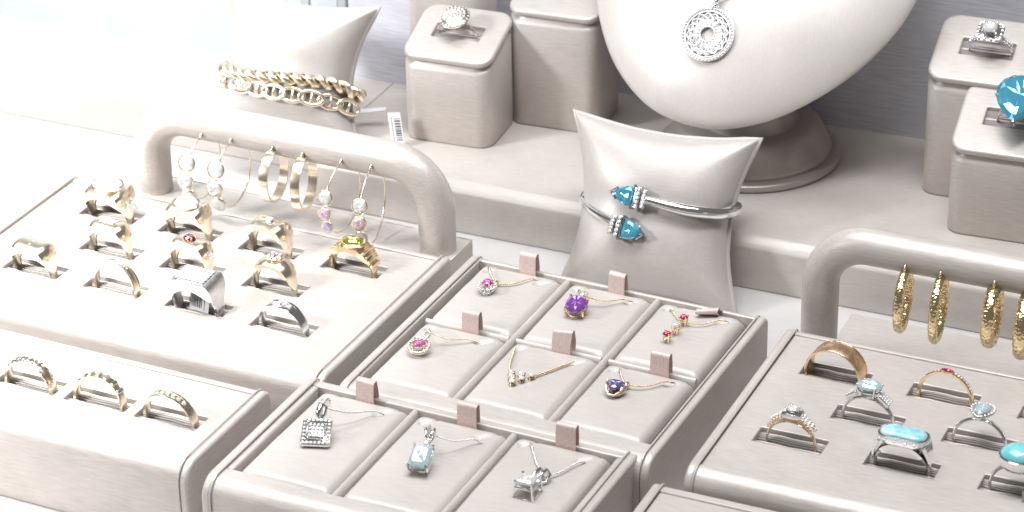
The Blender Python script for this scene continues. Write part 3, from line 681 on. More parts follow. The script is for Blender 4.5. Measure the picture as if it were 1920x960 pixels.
for k in range(13):
    t=R_(35+110*k/12); R0=.93+.06*math.sin((t-R_(35))/R_(110)*PI)
    for y in (-.2,): m.tube([((R0+.06*math.cos(a))*math.cos(t+.06*math.sin(a)),y*math.sin(t),(R0+.06*math.cos(a))*math.sin(t+.06*math.sin(a))) for a in [2*PI*q/8 for q in range(8)]],.02,5,closed=True)
m.build('filigree','silver',r,smooth='all')
bandpave(r,.93,28,60,7,(-.08,.08),.06); bandpave(r,.93,120,152,7,(-.08,.08),.06)
m=MB(); m.loft([[(x*s,y*s,z) for x,y in rectc(.52,.47,.14)] for s,z in ((.6,.90),(1,1.02),(1,1.08),(.85,1.1))]); m.build('halo_plate','silver',r,bevel=.02)
m=MB(); pave_gems(m,[((p.x,p.y,1.12),(0,0,1)) for p in catmull([(a*.85,b*.85,0) for a,b in rectc(.52,.47,.14)],3,True)],.07); oo=m.build('halo_diamonds','diamond',r); oo['kind']='stuff'
solitaire(r,1.36,circ(.30,.30,12),'diamond','silver',.10,.22,pr=[(.24,.24),(-.24,.24),(-.24,-.24),(.24,-.24)])
r=ringthing('silver ring with a very large faceted pear-shaped blue topaz at the right edge',mat=MD@Matrix.Translation((.32*S,-.05*S,-.12*S)))
band(r,.82,.2,.10,'silver')
PT=[(y*1.25,x*1.2) for x,y in pear(-1.0,.82,16)]
hd=solitaire(r,1.42,[(x*.98,y*.98) for x,y in PT],'topaz','silver',.22,.60,.60,pr=[PT[0],PT[4],PT[8],PT[12]])
m=MB(); m.tube([(PT[0][0]*.5,PT[0][1]*.5,.85),(PT[0][0]*1.0,PT[0][1]*1.0,1.38)],[.05,.09],8); m.build('point_prong','silver',r,smooth=True)

# ---- left tray rings
def PL(s,z=2.95,du=0): return slotpos(Lo,Ly,Ls[s],z,du)
r=ringthing('carved yellow gold ring with an oval olive green stone',PL((0,0),2.92),Ly-4)
band(r,.82,lambda s:.34+.5*smooth_(.1,.9,s),lambda s:.12+.14*smooth_(.2,.8,s),'gold',texture=lambda th,y:.02*math.sin(th*22)*(1 if abs(y)<.9 else 0),rout=lambda th,ro:min(ro,1.03/max(.01,math.sin(th))) if math.sin(th)>.6 else ro)
m=MB()
for sx in (-1,1):
    for k in range(4): m.box(sx*(.62+.1*k)-.05,sx*(.62+.1*k)+.05,-.38+.03*k,.38-.03*k,.72-.14*k,.92-.16*k)
m.build('carved_shoulders','gold',r,bevel=.02)
dome_=MB(); dome_.loft([[(.52*s*math.cos(t),.42*s*math.sin(t),z) for t in [2*PI*i/28 for i in range(28)]] for s,z in ((.8,.92),(1,1.02),(1.02,1.1),(.9,1.14))]); dome_.build('stone_collar','gold',r,smooth=True)
m=MB(); m.gem((0,0,1.13),(1,0,0),(0,1,0),(0,0,1),circ(.43,.34,14),.6,.11,.2); m.build('gemstone','peridot',r)
q=MB()
for k in range(24): t=2*PI*k/24; q.ball((.47*math.cos(t),.385*math.sin(t),1.14),.03,5,4)
q.build('beaded_edge','gold',r,smooth=True)
def signet(root,R,top,w0,w1,metal='gold',taper=.34,flatfrom=.55,dome=.11):
    w0*=1.25; w1*=1.35; top+=.06
    band(root,R,lambda s:w0+(w1-w0)*smooth_(.0,.95,s),lambda s:.11+taper*smooth_(.25,1.0,s)**1.2,metal,dome=dome,rout=lambda th,ro:min(ro,top/max(.01,math.sin(th))) if math.sin(th)>.7 else ro)
LIFT=.06
r=ringthing('smooth pale gold signet ring with a small square diamond',PL((1,0),3.02),Ly-6)
signet(r,.84,1.06,.34,.70,'pale_gold')
m=MB(); m.box(-.2,.2,-.2,.2,1.0,1.15); m.build('setting_plate','silver',r,bevel=.03); m=MB(); m.gem((0,0,1.16),(1,0,0),(0,1,0),(0,0,1),rectc(.15,.15,.03),.6,.06,.08); m.build('gemstone','diamond',r)
r=ringthing('bulky pale gold ring with an oval moonstone',PL((2,0),3.0),Ly-5)
signet(r,.84,1.10,.36,.80,'pale_gold',.4); bezel(r,1.0,1.20,.50,.40,'pale_gold'); dome_stone(r,1.17,.50,.40,.16,'opal')
r=ringthing('largest pale gold ring with an oval grey stone, back left of the left tray',PL((3,0),2.98),Ly-5)
signet(r,.9,1.12,.4,.95,'pale_gold',.42); bezel(r,1.0,1.28,.62,.50,'pale_gold'); dome_stone(r,1.26,.62,.50,.14,'opal')
bandpave(r,1.20,20,50,6,(-.15,.15),.07)
r=ringthing('pale gold ring with looping petals round a tiny ruby',PL((0,1),2.95),Ly)
signet(r,.82,1.04,.26,.62,'pale_gold',.22)
m=MB()
for k in range(6):
    t=2*PI*k/6; cx_,cy_=.22*math.cos(t),.2*math.sin(t); m.tube([(cx_+.13*math.cos(a),cy_+.11*math.sin(a),1.17+.03*math.cos(a-t)) for a in [2*PI*q/12 for q in range(12)]],.04,6,closed=True)
m.build('petals','pale_gold',r,smooth=True)
m=MB(); pave_gems(m,[((.2*math.cos(2*PI*k/8),.18*math.sin(2*PI*k/8),1.22),(0,0,1)) for k in range(8)],.055); oo=m.build('halo_diamonds','diamond',r); oo['kind']='stuff'
m=MB(); m.gem((0,0,1.23),(1,0,0),(0,1,0),(0,0,1),circ(.10,n=8),.6,.06,.08); m.build('gemstone','pink',r)
r=ringthing('plain pale gold ring with a dark red garnet and a line of diamonds',PL((1,1),3.0),Ly-4)
signet(r,.84,1.04,.32,.60,'pale_gold'); m=MB(); m.gem((-.08,0,1.14),(1,0,0),(0,1,0),(0,0,1),circ(.26,.18,12),.6,.08,.1); m.build('gemstone','garnet',r)
m=MB(); prongs(m,[(-.28,.12),(-.28,-.12),(.12,.12),(.12,-.12)],1.0,1.18); m.build('prongs','pale_gold',r,smooth=True)
bandpave(r,1.13,32,62,6,(-.06,.06),.055)
r=ringthing('pale gold ring with a bar of clustered diamonds, left middle of the left tray',PL((2,1),3.0),Ly-4)
signet(r,.84,1.05,.3,.62,'pale_gold'); m=MB(); pave_gems(m,[((x*.13,y*.13,1.14),(0,0,1)) for x in (-2,-1,0,1,2) for y in (-1,0,1)],.065); oo=m.build('cluster_diamonds','diamond',r); oo['kind']='stuff'
r=ringthing('polished silver band with channel-set round diamonds',PL((0,2),2.86),Ly-4)
band(r,.86,lambda s:.32+.16*s,.13,'silver',dome=.0,rout=lambda th,ro:min(ro,.97/max(.01,math.cos(th-R_(90)))) if abs(th-R_(90))<R_(28) else ro)
bandpave(r,1.0,72,108,4,(0,),.10)
m=MB()
for y in (-.17,.17): m.tube([(1.0*math.cos(R_(a)),y,1.0*math.sin(R_(a))) for a in range(55,126,5)],.04,6)
m.build('channel_rail','silver',r,smooth=True)
r=ringthing('square-topped silver signet ring paved with diamonds',PL((1,2),3.05),Ly-4)
signet(r,.84,1.12,.42,.86,'brushed_silver',.50,dome=.0)
m=MB(); m.box(-.60,.60,-.52,.52,1.06,1.20); m.build('setting_plate','silver',r,bevel=.03)
m=MB(); pave_gems(m,[((x*.17,y*.18,1.22),(0,0,1)) for x in range(-3,4) for y in (-2,-1,0,1,2)],.10); oo=m.build('pave_diamonds','diamond',r); oo['kind']='stuff'
m=MB(); m.tube([(.93*math.cos(R_(a)),-.50+.002*abs(a-90),.93*math.sin(R_(a))) for a in range(12,169,6)],.05,6); m.build('polished_trim','silver',r,smooth=True)
def barcode_tag(label,loc,rot,w,h,n,seed,digits=None):
    t=thing('price_tag',label,'price tag',loc,0,'price tags'); t.rotation_euler=rot
    m=MB(); m.box(0,w,-.012,.0,0,h); m.build('paper','paper',t)
    rnd=random.Random(seed); x=.12*w; q=MB()
    tall=h>w; W_,H_=(h,w) if tall else (w,h); x=.12*W_
    while x<W_*(.8 if tall else .62):
        b=rnd.choice((.016,.026,.04))*max(1,W_/.8)
        if tall: q.box(w*.45,w*.92,-.016,-.0125,x,x+b)
        else: q.box(x,x+b,-.016,-.0125,h*.18,h*.82)
        x+=b+rnd.choice((.018,.028))*max(1,W_/.8)
    o=q.build('barcode','ink',t)
    q=MB()
    for k in range(10): q.box(w*(.2 if tall else .74),w*(.28 if tall else .79),-.016,-.0125,h*(.12+.076*k),h*(.165+.076*k))
    q.build('printed_line','ink',t)
    return t
barcode_tag('white barcode tag tucked inside the square-topped silver ring',slotpos(Lo,Ly,Ls[1,2],2.75,-.42),(R_(-14),0,R_(Ly-6)),.85,.72,9,4)
r=ringthing('slim pale gold band with a line of small diamonds, left front of the left tray',PL((2,2),2.92),Ly-4)
band(r,.88,.36,.13,'pale_gold',dome=.01)
m=MB()
for y in (-.15,.15): m.tube([(1.0*math.cos(R_(a)),y,1.0*math.sin(R_(a))) for a in range(10,171,6)],.035,6)
m.build('raised_edge','pale_gold',r,smooth=True); bandpave(r,1.01,60,125,10,(0,),.05)
r=ringthing('faint carved gold ring at the far left of the left tray',PL((3,2),2.95),Ly-4)
signet(r,.84,1.05,.34,.7,'pale_gold')
bandpave(r,1.08,50,130,7,(-.12,.12),.06)
# ---- front-left tray rings
def PT_(k,z=2.86): return slotpos(TLo,-26,TLs[k],z)
r=ringthing('gold band with seven channel-set diamonds in the front left tray',PT_(0),-28)
band(r,.90,.36,.13,'pale_gold',dome=0); bandpave(r,1.03,52,128,7,(0,),.085)
m=MB()
for y in (-.14,.14): m.tube([(1.03*math.cos(R_(a)),y,1.03*math.sin(R_(a))) for a in range(45,136,6)],.03,6)
m.build('channel_rail','pale_gold',r,smooth=True)
r=ringthing('gold band with raised square links in the front left tray',PT_(1),-28)
band(r,.88,.34,.12,'pale_gold',dome=0)
for k in range(7):
    m=MB(); m.box(-.07,.07,-.15,.15,-.03,.05); o=m.build('square_link','pale_gold',r,bevel=.02); a=R_(36+18*k); o.location=(1.01*math.cos(a)*S,0,1.01*math.sin(a)*S); o.rotation_euler=(0,PI/2-a,0)
r=ringthing('faint textured gold ring at the left end of the front left tray',PT_(2),-28)
band(r,.88,.4,.15,'pale_gold',texture=lambda th,y:.03*math.sin(th*26)*math.cos(y*30))
bandpave(r,1.05,55,125,8,(-.1,.1),.06)

# ------------------------------------------------------------------ chains and pendants
def rope(m,path,r=.026,tr=.024,pitch=.13,n=5,strands=2,steps=7):
    P=[Vector(p) for p in path]; L_=[0]
    for i in range(1,len(P)): L_.append(L_[-1]+(P[i]-P[i-1]).length)
    tot=L_[-1]; N=max(8,int(tot/pitch*steps)); pts=[]; j=0
    for k in range(N+1):
        d=tot*k/N
        while j<len(P)-2 and L_[j+1]<d: j+=1
        f=(d-L_[j])/max(1e-9,L_[j+1]-L_[j]); pts.append(P[j].lerp(P[j+1],f))
    up=V(0,0,1)
    for s in range(strands):
        hp=[]
        for k,p in enumerate(pts):
            t=(pts[min(k+1,N)]-pts[max(k-1,0)]).normalized(); a=up-t*up.dot(t)
            if a.length<1e-3: a=t.orthogonal()
            a.normalize(); b=t.cross(a); q=2*PI*k/steps+2*PI*s/strands
            hp.append(p+(a*math.cos(q)+b*math.sin(q))*r)
        m.tube(hp,tr,n)
def chainV(root,left,right,hang,metal,z=0,sagL=.05,sagR=.16,r=.017,tr=.016):
    """two chain sides from the pad slits to the pendant bail"""
    for e,sg in ((left,sagL),(right,sagR)):
        a=V(*e); b=V(*hang); c=(a+b)/2+V(0,-sg if e is left else -sg*1.4,-.0)
        m=MB(); rope(m,catmull([a,a.lerp(b,.15)+V(0,0,.05),c+V(0,0,.03),b],8),r,tr,.11); m.build('chain',metal,root,smooth='all')
        m=MB(); d=(a-b).normalized(); m.tube([a-d*.02,a+d*.09+V(0,.02,-.02),a+d*.16+V(0,0,-.08)],[.035,.03,.02],6); m.build('chain_end','silver',root,smooth=True)
ZT=H+.07
def pend(origin,yaw,u,v,label,rz=0,cat='necklace',z=ZT): return thing('necklace',label,cat,uv(origin,yaw,u,v,z),yaw,'pendant necklaces')
def rel(u,v,pu,pv,z=-.02): return (pu-u,-(pv-v),z)
def TV(p,t,y,l):
    v=Matrix.Rotation(R_(y),3,'Z')@Matrix.Rotation(R_(t),3,'X')@Vector(p); return (v.x,v.y,v.z+l)
def prop(root,t,y,l):
    for o in root.children:
        if o.name.split('.')[0] in ('chain','chain_end'): continue
        o.rotation_euler=(Matrix.Rotation(R_(y),3,'Z')@Matrix.Rotation(R_(t),3,'X')).to_euler(); o.location=(0,0,l*S)
def bail(root,c,metal,r=.12,w=.07,axis=0,lean=.0,n=14,flat=1.0,name='bail'):
    c=V(*c); m=MB(); d=V(math.sin(axis),math.cos(axis),0)
    m.tube([c+d*(r*1.35*math.cos(a))+V(0,0,r*math.sin(a)+r*.3) for a in [2*PI*k/n for k in range(n)]],w*.5,8,closed=True,flat=1.0); return m.build(name,metal,root,smooth='all')
# T6 r0c0 : ruby flower
u,v=1.76,2.5
n_=pend(T6o,T6y,u,v,'gold necklace with an oval magenta stone framed by a fringe of clear diamonds')
chainV(n_,rel(u,v,.99,.80),rel(u,v,2.96,.95),(.12,.52,.06),'gold')
bail(n_,(.13,.48,.04),'pale_gold',.10,.09,axis=.3)
m=MB()
for k in range(12):
    t=2*PI*k/12; x,y=.30*math.cos(t),.34*math.sin(t); m.gem((x,y,.24),V(math.cos(t),math.sin(t),0)*.085,V(-math.sin(t),math.cos(t),0)*.055,(0,0,.08),circ(1,n=8),.55,.5,.8)
oo=m.build('halo_diamonds','diamond',n_)
m=MB()
for k in range(12):
    t=2*PI*(k+.5)/12; m.cyl((.22*math.cos(t),.26*math.sin(t),-.02),(.34*math.cos(t),.38*math.sin(t),.24),.018,.022,6); m.ball((.35*math.cos(t),.39*math.sin(t),.25),.028,6,4)
m.tube([(.24*math.cos(2*PI*k/20),.28*math.sin(2*PI*k/20),.06) for k in range(20)],.025,6,closed=True); m.build('setting','silver',n_,smooth='all')
m=MB(); m.gem((0,.06,.32),(1,0,0),(0,1,0),(0,0,1),circ(.20,.23,14),.62,.09,.18); m.build('gemstone','fuchsia',n_)
q=MB(); prongs(q,[(.15,.24),(-.15,.24),(-.15,-.12),(.15,-.12)],.1,.37,.022); q.build('prongs','pale_gold',n_,smooth=True)
# T6 r0c1 : amethyst
u,v=5.38,2.62
n_=pend(T6o,T6y,u,v,'gold necklace with a large oval purple amethyst in four prongs')
chainV(n_,rel(u,v,4.72,1.06),rel(u,v,6.72,1.08),TV((.10,.62,.1),18,8,.1),'gold')
bail(n_,(.10,.60,.08),'gold',.12,.1,axis=.3)
m=MB(); pave_gems(m,[((.02+.07*k,.52+.05*k,.26),(0,-.3,1)) for k in range(3)],.05); oo=m.build('accent_diamonds','diamond',n_); oo['kind']='stuff'
m=MB(); m.gem((0,0,.34),(1,0,0),(0,1,0),(0,0,1),circ(.40,.44,16),.6,.13,.36); m.build('gemstone','amethyst',n_)
q=MB(); PR=[(.29,.33),(-.29,.33),(-.33,-.30),(.29,-.33)]
for x,y in PR: q.tube([(x*.85,y*.85,-.04),(x*1.12,y*1.12,.16),(x*1.06,y*1.06,.36),(x*.9,y*.9,.42)],[.035,.04,.045,.035],7)
q.tube([(.36*math.cos(2*PI*k/24),.40*math.sin(2*PI*k/24),.10) for k in range(24)],.028,6,closed=True); q.tube([(.32*math.cos(2*PI*k/24),.36*math.sin(2*PI*k/24),-.02) for k in range(24)],.028,6,closed=True); q.build('prongs','gold',n_,smooth=True)
prop(n_,18,8,.10)
# T6 r0c2 : three stone bar
u,v=9.12,2.55
n_=pend(T6o,T6y,u,v,'gold necklace with a diagonal bar of two red stones and a diamond between')
chainV(n_,rel(u,v,8.30,1.05),rel(u,v,10.35,1.05),(.05,.62,.12),'gold',r=.012,tr=.015)
q=MB()
for k,(px_,py_) in enumerate(((.02,.68),(.0,-.02),(-.06,-.64))):
    m=MB(); rr_=.155 if k!=1 else .13; m.gem((px_,py_,.30),(1,0,0),(0,1,0),(0,0,1),circ(rr_,n=10),.6,.07,.14); m.build('gemstone','diamond' if k==1 else 'ruby',n_)
    for sx,sy in ((1,1),(1,-1),(-1,1),(-1,-1)): q.cyl((px_+sx*.09,py_+sy*.09,0),(px_+sx*.125,py_+sy*.125,.33),.026,.03,6); q.ball((px_+sx*.12,py_+sy*.12,.34),.034,6,4)
    q.tube([(px_+.11*math.cos(2*PI*i/12),py_+.11*math.sin(2*PI*i/12),.12) for i in range(12)],.02,5,closed=True)
for a_,b_ in (((.02,.55,.13),(0,.12,.13)),((0,-.12,.13),(-.05,-.5,.13))): q.cyl(a_,b_,.03,n=6)
q.build('bar_setting','gold',n_,smooth=True)
# T6 r1c0 : pink oval halo
u,v=1.55,7.36
n_=pend(T6o,T6y,u,v,'necklace with an oval hot-pink stone in a round diamond halo')
chainV(n_,rel(u,v,1.16,5.84),rel(u,v,2.96,5.95),TV((.14,.78,.08),16,10,.1),'pale_gold',r=.015,tr=.016)
m=MB(); hp=[(.36*math.cos(2*PI*k/22),.36*math.sin(2*PI*k/22)) for k in range(22)]; pave_gems(m,[((x,y,.21),(x*.3,y*.3,1)) for x,y in hp],.048)
pave_gems(m,[((.10+.09*math.cos(t)+.02,.56+.15*math.sin(t),.20),(0,0,1)) for t in [2*PI*k/10 for k in range(10)]],.04); oo=m.build('halo_diamonds','diamond',n_); oo['kind']='stuff'
m=MB(); m.tube([(x,y,.15) for x,y in hp],.055,7,closed=True); m.tube([(.12+.09*math.cos(t),.56+.15*math.sin(t),.15) for t in [2*PI*k/16 for k in range(16)]],.04,6,closed=True); m.tube([(x*.7,y*.7,0) for x,y in hp],.04,7,closed=True); m.build('halo','pale_gold',n_,smooth='all')
m=MB(); m.gem((.0,.05,.27),(1,0,0),(0,1,0),(0,0,1),circ(.25,.22,14),.65,.08,.16); m.build('gemstone','pink',n_)
q=MB(); prongs(q,[(.2,.22),(-.2,.22),(-.2,-.12),(.2,-.12)],.1,.31,.028); q.build('prongs','gold',n_,smooth=True)
prop(n_,16,10,.10)
# T6 r1c1 : triangle of diamonds
u,v=5.5,7.62
n_=pend(T6o,T6y,u,v,'fine gold necklace with a downward triangle cluster of six diamonds')
chainV(n_,rel(u,v,4.48,5.84),rel(u,v,6.68,5.76),(-.42,.10,.04),'gold',r=.02,tr=.018) if False else None
for e,b_ in ((rel(u,v,4.48,5.84),(-.44,.12,.06)),(rel(u,v,6.70,5.78),(.40,.22,.06))):
    m=MB(); a=V(*e); b=V(*b_); rope(m,catmull([a,a.lerp(b,.5)+V(0,-.1,.03),b],10),.026,.02,pitch=.16); m.build('chain','gold',n_,smooth='all')
m=MB(); q=MB(); tri=[(-.36,.12),(0,.16),(.36,.20),(-.22,-.16),(.14,-.12),(-.06,-.42)]
for x,y in tri:
    m.gem((x,y,.13),(1,0,0),(0,1,0),(0,0,1),circ(.125,n=9),.6,.06,.1)
    for k in range(3): t=2*PI*k/3+.5; q.cyl((x+.12*math.cos(t),y+.12*math.sin(t),-.02),(x+.135*math.cos(t),y+.135*math.sin(t),.15),.022,n=6); q.ball((x+.13*math.cos(t),y+.13*math.sin(t),.155),.03,6,4)
    q.tube([(x+.11*math.cos(2*PI*i/12),y+.11*math.sin(2*PI*i/12),.03) for i in range(12)],.025,5,closed=True)
oo=m.build('cluster_diamonds','diamond',n_); q.build('setting','gold',n_,smooth=True)
# T6 r1c2 : iolite trillion
u,v=8.85,7.12
n_=pend(T6o,T6y,u,v,'rose-gold necklace with a dark violet rounded triangle stone in a looped setting')
chainV(n_,rel(u,v,8.36,5.66),rel(u,v,10.3,5.72),(.20,.42,.12),'rose_gold')
bail(n_,(.22,.40,.08),'rose_gold',.10,.09,axis=.4)
m=MB(); m.gem((0,0,.32),(1,0,0),(0,1,0),(0,0,1),[(y,-x) for x,y in trill(.31)],.6,.1,.34); m.build('gemstone','iolite',n_)
q=MB()
for s_ in (-1,1): q.tube([(s_*.34,.12,.40),(s_*.36,.05,.22),(s_*.26,-.12,.08),(0,-.26,.02)],.04,7)
q.tube([(-.3,-.05,.36),(-.28,-.2,.2),(-.1,-.36,.1),(.1,-.36,.1),(.26,-.2,.2),(.3,-.05,.36)],.042,7); q.tube([(.22*math.cos(2*PI*k/16),.22*math.sin(2*PI*k/16),0) for k in range(16)],.03,6,closed=True); q.build('setting','rose_gold',n_,smooth='all')
# T3 c0 : square pave
u,v=2.3,3.72
n_=pend(T3o,T3y,u,v,'silver necklace with a square plaque covered in small diamonds')
chainV(n_,rel(u,v,1.36,1.20),rel(u,v,3.42,1.32),TV((.08,.96,.12),27,20,.24),'silver',r=.024)
q=MB(); 
rot=lambda x,y,a:(x*math.cos(a)-y*math.sin(a),x*math.sin(a)+y*math.cos(a))
q.loft([[(x*s,y*s,z) for x,y in rrect(.98,1.02,.1,4)] for s,z in ((.96,-.04),(1,0),(1,.13),(.96,.15))]); q.build('plaque','silver',n_,smooth=True)
q=MB(); q.loft([[(x*s,y*s,z) for x,y in rrect(.56,.58,.06,3)] for s,z in ((1,.14),(1,.21),(.92,.23))]); q.build('raised_square','silver',n_,smooth=True)
m=MB(); pts=[((x,y,.175),(random.uniform(-.15,.15),random.uniform(-.15,.15),1)) for x in [-.41+.137*k for k in range(7)] for y in [-.43+.143*k for k in range(7)] if max(abs(x),abs(y))>.3]
pts+=[((x,y,.25),(random.uniform(-.15,.15),random.uniform(-.15,.15),1)) for x in (-.2,-.067,.067,.2) for y in (-.2,-.067,.067,.2)]
pave_gems(m,pts,.064); oo=m.build('pave_diamonds','diamond',n_); oo['kind']='stuff'
q=MB(); q.tube([(.0,.48,.1),(-.02,.72,.16),(.06,.98,.24),(.17,.98,.12),(.14,.7,.02),(.02,.5,.05)],[.05,.10,.13,.12,.09,.05],8); q.build('bail','silver',n_,smooth='all')
prop(n_,27,20,.24)
# T3 c1 : aqua
u,v=6.2,3.78
n_=pend(T3o,T3y,u,v,'silver necklace with an upright emerald-cut pale blue stone')
chainV(n_,rel(u,v,5.24,1.36),rel(u,v,7.2,1.6),TV((.14,1.04,.12),22,10,.17),'silver',r=.016,tr=.017)
m=MB(); m.gem((0,0,.34),(1,0,0),(0,1,0),(0,0,1),rectc(.34,.46,.10),.62,.12,.34); m.build('gemstone','aqua',n_)
q=MB()
for sx in (-1,1):
    for sy in (-1,1): q.tube([(sx*.26,sy*.36,-.04),(sx*.33,sy*.45,.2),(sx*.33,sy*.45,.38),(sx*.27,sy*.38,.43)],.035,7)
for z_,s_ in ((-.02,.82),(.14,.95)): q.tube([(x*s_,y*s_,z_) for x,y in rectc(.34,.46,.10)],.028,6,closed=True)
q.build('prongs','silver',n_,smooth=True)
m=MB(); m.gem((.04,.58,.3),(1,0,0),(0,1,0),(0,0,1),circ(.09,n=8),.6,.05,.08); m.gem((.08,.72,.28),(1,0,0),(0,1,0),(0,0,1),circ(.07,n=8),.6,.05,.08); m.build('accent_diamonds','diamond',n_)
for s_,dx in ((-1,-.06),(1,.12)):
    q=MB(); q.tube([(.06,.66,.2),(dx,.9,.34),(dx+s_*.06,1.12,.34),(dx+s_*.02,1.2,.18),(dx,1.0,.04),(.06,.7,.06)],[.03,.05,.06,.06,.05,.03],8); q.build('bail','silver',n_,smooth='all')
prop(n_,22,10,.17)
# T3 c2 : princess
u,v=9.98,3.80
n_=pend(T3o,T3y,u,v,'silver necklace with a clear square diamond in a tall open cage')
chainV(n_,rel(u,v,8.80,1.06),rel(u,v,10.80,1.38),(.14,.88,.12),'silver',r=.016,tr=.017)
m=MB(); m.gem((0,0,.50),(1,0,0),(0,1,0),(0,0,1),rectc(.30,.30,.03),.6,.1,.34); m.build('gemstone','diamond',n_)
q=MB()
for sx in (-1,1):
    for sy in (-1,1): q.tube([(sx*.36,sy*.36,-.05),(sx*.32,sy*.32,.3),(sx*.29,sy*.29,.56)],[.045,.042,.05],6)
for z_,s_ in ((-.04,.36),(.34,.32)): q.tube([(x,y,z_) for x,y in rectc(s_,s_,.02)],.036,6,closed=True)
q.build('prongs','silver',n_,smooth=True)
for s_,dx in ((-1,-.0),(1,.22)):
    q=MB(); q.tube([(.0,.34,.3),(dx-.04,.6,.38),(dx+.02,.9,.42),(dx+.12,.98,.24),(dx+.08,.76,.05),(.04,.4,.1)],[.04,.06,.075,.075,.06,.04],8); q.build('bail','silver',n_,smooth='all')

# ------------------------------------------------------------------ bust pendant necklace
def bustpt(a,b):
    # dome offset at a plane point
    best=0
    d=Vector((a-bc[0],b-bc[1])); ang=math.atan2(d.y,d.x); 
    R=min((abs((math.atan2(q[1]-bc[1],q[0]-bc[0])-ang+PI)%(2*PI)-PI),math.hypot(q[0]-bc[0],q[1]-bc[1])) for q in olc)[1]
    return bdome(min(1,d.length/R))
pa,pb=-.83,2.40; off=bustpt(pa,pb)
Pw=bust.matrix_world@(V(pa,-off-.10,pb)*S)
# tilt to follow the dome
e1=V(pa,-bustpt(pa,pb-.9),pb-.9); e2=V(pa,-bustpt(pa,pb+.9),pb+.9); up_=(e2-e1).normalized(); e3=V(pa-.9,-bustpt(pa-.9,pb),pb); e4=V(pa+.9,-bustpt(pa+.9,pb),pb); rt=(e4-e3).normalized(); nn_=rt.cross(up_).normalized(); 
R3=bust.matrix_world.to_3x3(); X_=R3@rt; Z_=R3@nn_; Y_=Z_.cross(X_)
nk=thing('necklace','silver necklace with a large openwork flower disc pendant on the bust','necklace',None,mat=frame(Pw/S,X_,Y_,Z_),group='pendant necklaces')
m=MB(); n=60
for R0,tr,z in ((1.03,.045,0),(.90,.028,.02),(.30,.045,.02)): m.tube([(R0*math.cos(2*PI*k/n),R0*math.sin(2*PI*k/n),z) for k in range(n)],tr,6,closed=True)
m.loft([[(r*math.cos(2*PI*k/n),r*math.sin(2*PI*k/n),z) for k in range(n)] for r,z in ((1.06,-.09),(1.06,0),(.90,0),(.90,-.09))],closed=True)
m.build('outer_ring','openwork',nk,smooth=True)
m=MB(); np_=16
m.loft([[(r*math.cos(2*PI*k/n),r*math.sin(2*PI*k/n),z) for k in range(n)] for r,z in ((.30,-.04),(.30,.005),(.56,.005),(.56,-.04))],closed=True)
for k in range(np_):
    t=2*PI*k/np_; c,s=math.cos(t),math.sin(t)
    loop=[(.34,0),(.48,.065),(.62,.085),(.70,0),(.62,-.085),(.50,-.065)]
    m.tube([p for p in catmull([(a*c-b*s,a*s+b*c,.02) for a,b in loop],3,True)],.042,5,closed=True)
    m.tube([(a*c,a*s,.01) for a in (.42,.5,.6)],.036,5)
    t2=t+PI/np_; c,s=math.cos(t2),math.sin(t2)
    m.tube([(a*c-b*s,a*s+b*c,.02) for a,b in ((.66,-.14),(.76,-.11),(.83,0),(.76,.11),(.66,.14))],.052,5)
    m.tube([(a*c-b*s,a*s+b*c,.01) for a,b in ((.66,-.13),(.71,0),(.66,.13))],.032,5)
m.build('flower_openwork','openwork',nk,smooth=True)
m=MB()
for k in range(46): t=2*PI*k/46; m.ball((1.0*math.cos(t),1.0*math.sin(t),.035),.058,6,4)
for k in range(20): t=2*PI*k/20; m.ball((.30*math.cos(t),.30*math.sin(t),.05),.042,6,4)
oo=m.build('bead_edge','openwork',nk,smooth=True); oo['kind']='stuff'
m=MB(); m.ball((.06,1.14,.05),.09,8,6); m.tube([(.08,1.18,.05),(.12,1.38,.10),(.10,1.52,.12)],[.07,.09,.07],8); m.ball((.09,1.30,.12),.10,8,6); m.ball((.12,1.50,.14),.12,8,6); m.ball((-.04,1.08,.04),.07,8,6); m.ball((.2,1.08,.04),.07,8,6)
m.build('bail','silver',nk,smooth='all')
cp=[]
for s_ in (-1,1):
    m=MB(); path=[(.12,1.5,.1),(.12+s_*.55,2.05 if s_<0 else 1.86,.07),(.12+s_*1.3,3.2 if s_<0 else 2.5,-.05),(.12+s_*2.6,6.0,-.35),(.12+s_*3.2,9.0,-.9)]
    rope(m,catmull(path,10),.028,.028,pitch=.2,steps=6); m.build('chain','silver',nk,smooth='all')

# ------------------------------------------------------------------ cuff
ck=thing('cuff_bracelet','polished silver open cuff with two blue topaz arrow tips on the pillow','bracelet',None,mat=MP2@Matrix.Translation((-.03*S,0,.55*S)))
def cuffpath(pts): return catmull([(a,-o,b) for a,b,o in pts],10)
path=cuffpath([(-1.18,2.10,1.72),(-1.72,2.26,1.45),(-2.5,2.55,.85),(-3.02,2.88,.25),(-3.05,3.15,-.5),(-2.2,3.35,-1.35),(0,3.45,-1.85),(2.0,3.5,-1.3),(2.75,3.5,-.4),(2.82,3.32,.3),(2.45,3.12,1.0),(1.66,3.03,1.62),(.71,3.08,1.84),(-.14,3.16,1.86)])
N_=len(path); rad=[.16+.085*math.sin(PI*min(1,max(0,(i/N_-.45)/.55)))+.03*math.sin(PI*min(1,i/N_/.4)) for i in range(N_)]
m=MB(); m.tube(path,rad,16); m.build('band','silver',ck,smooth='all')
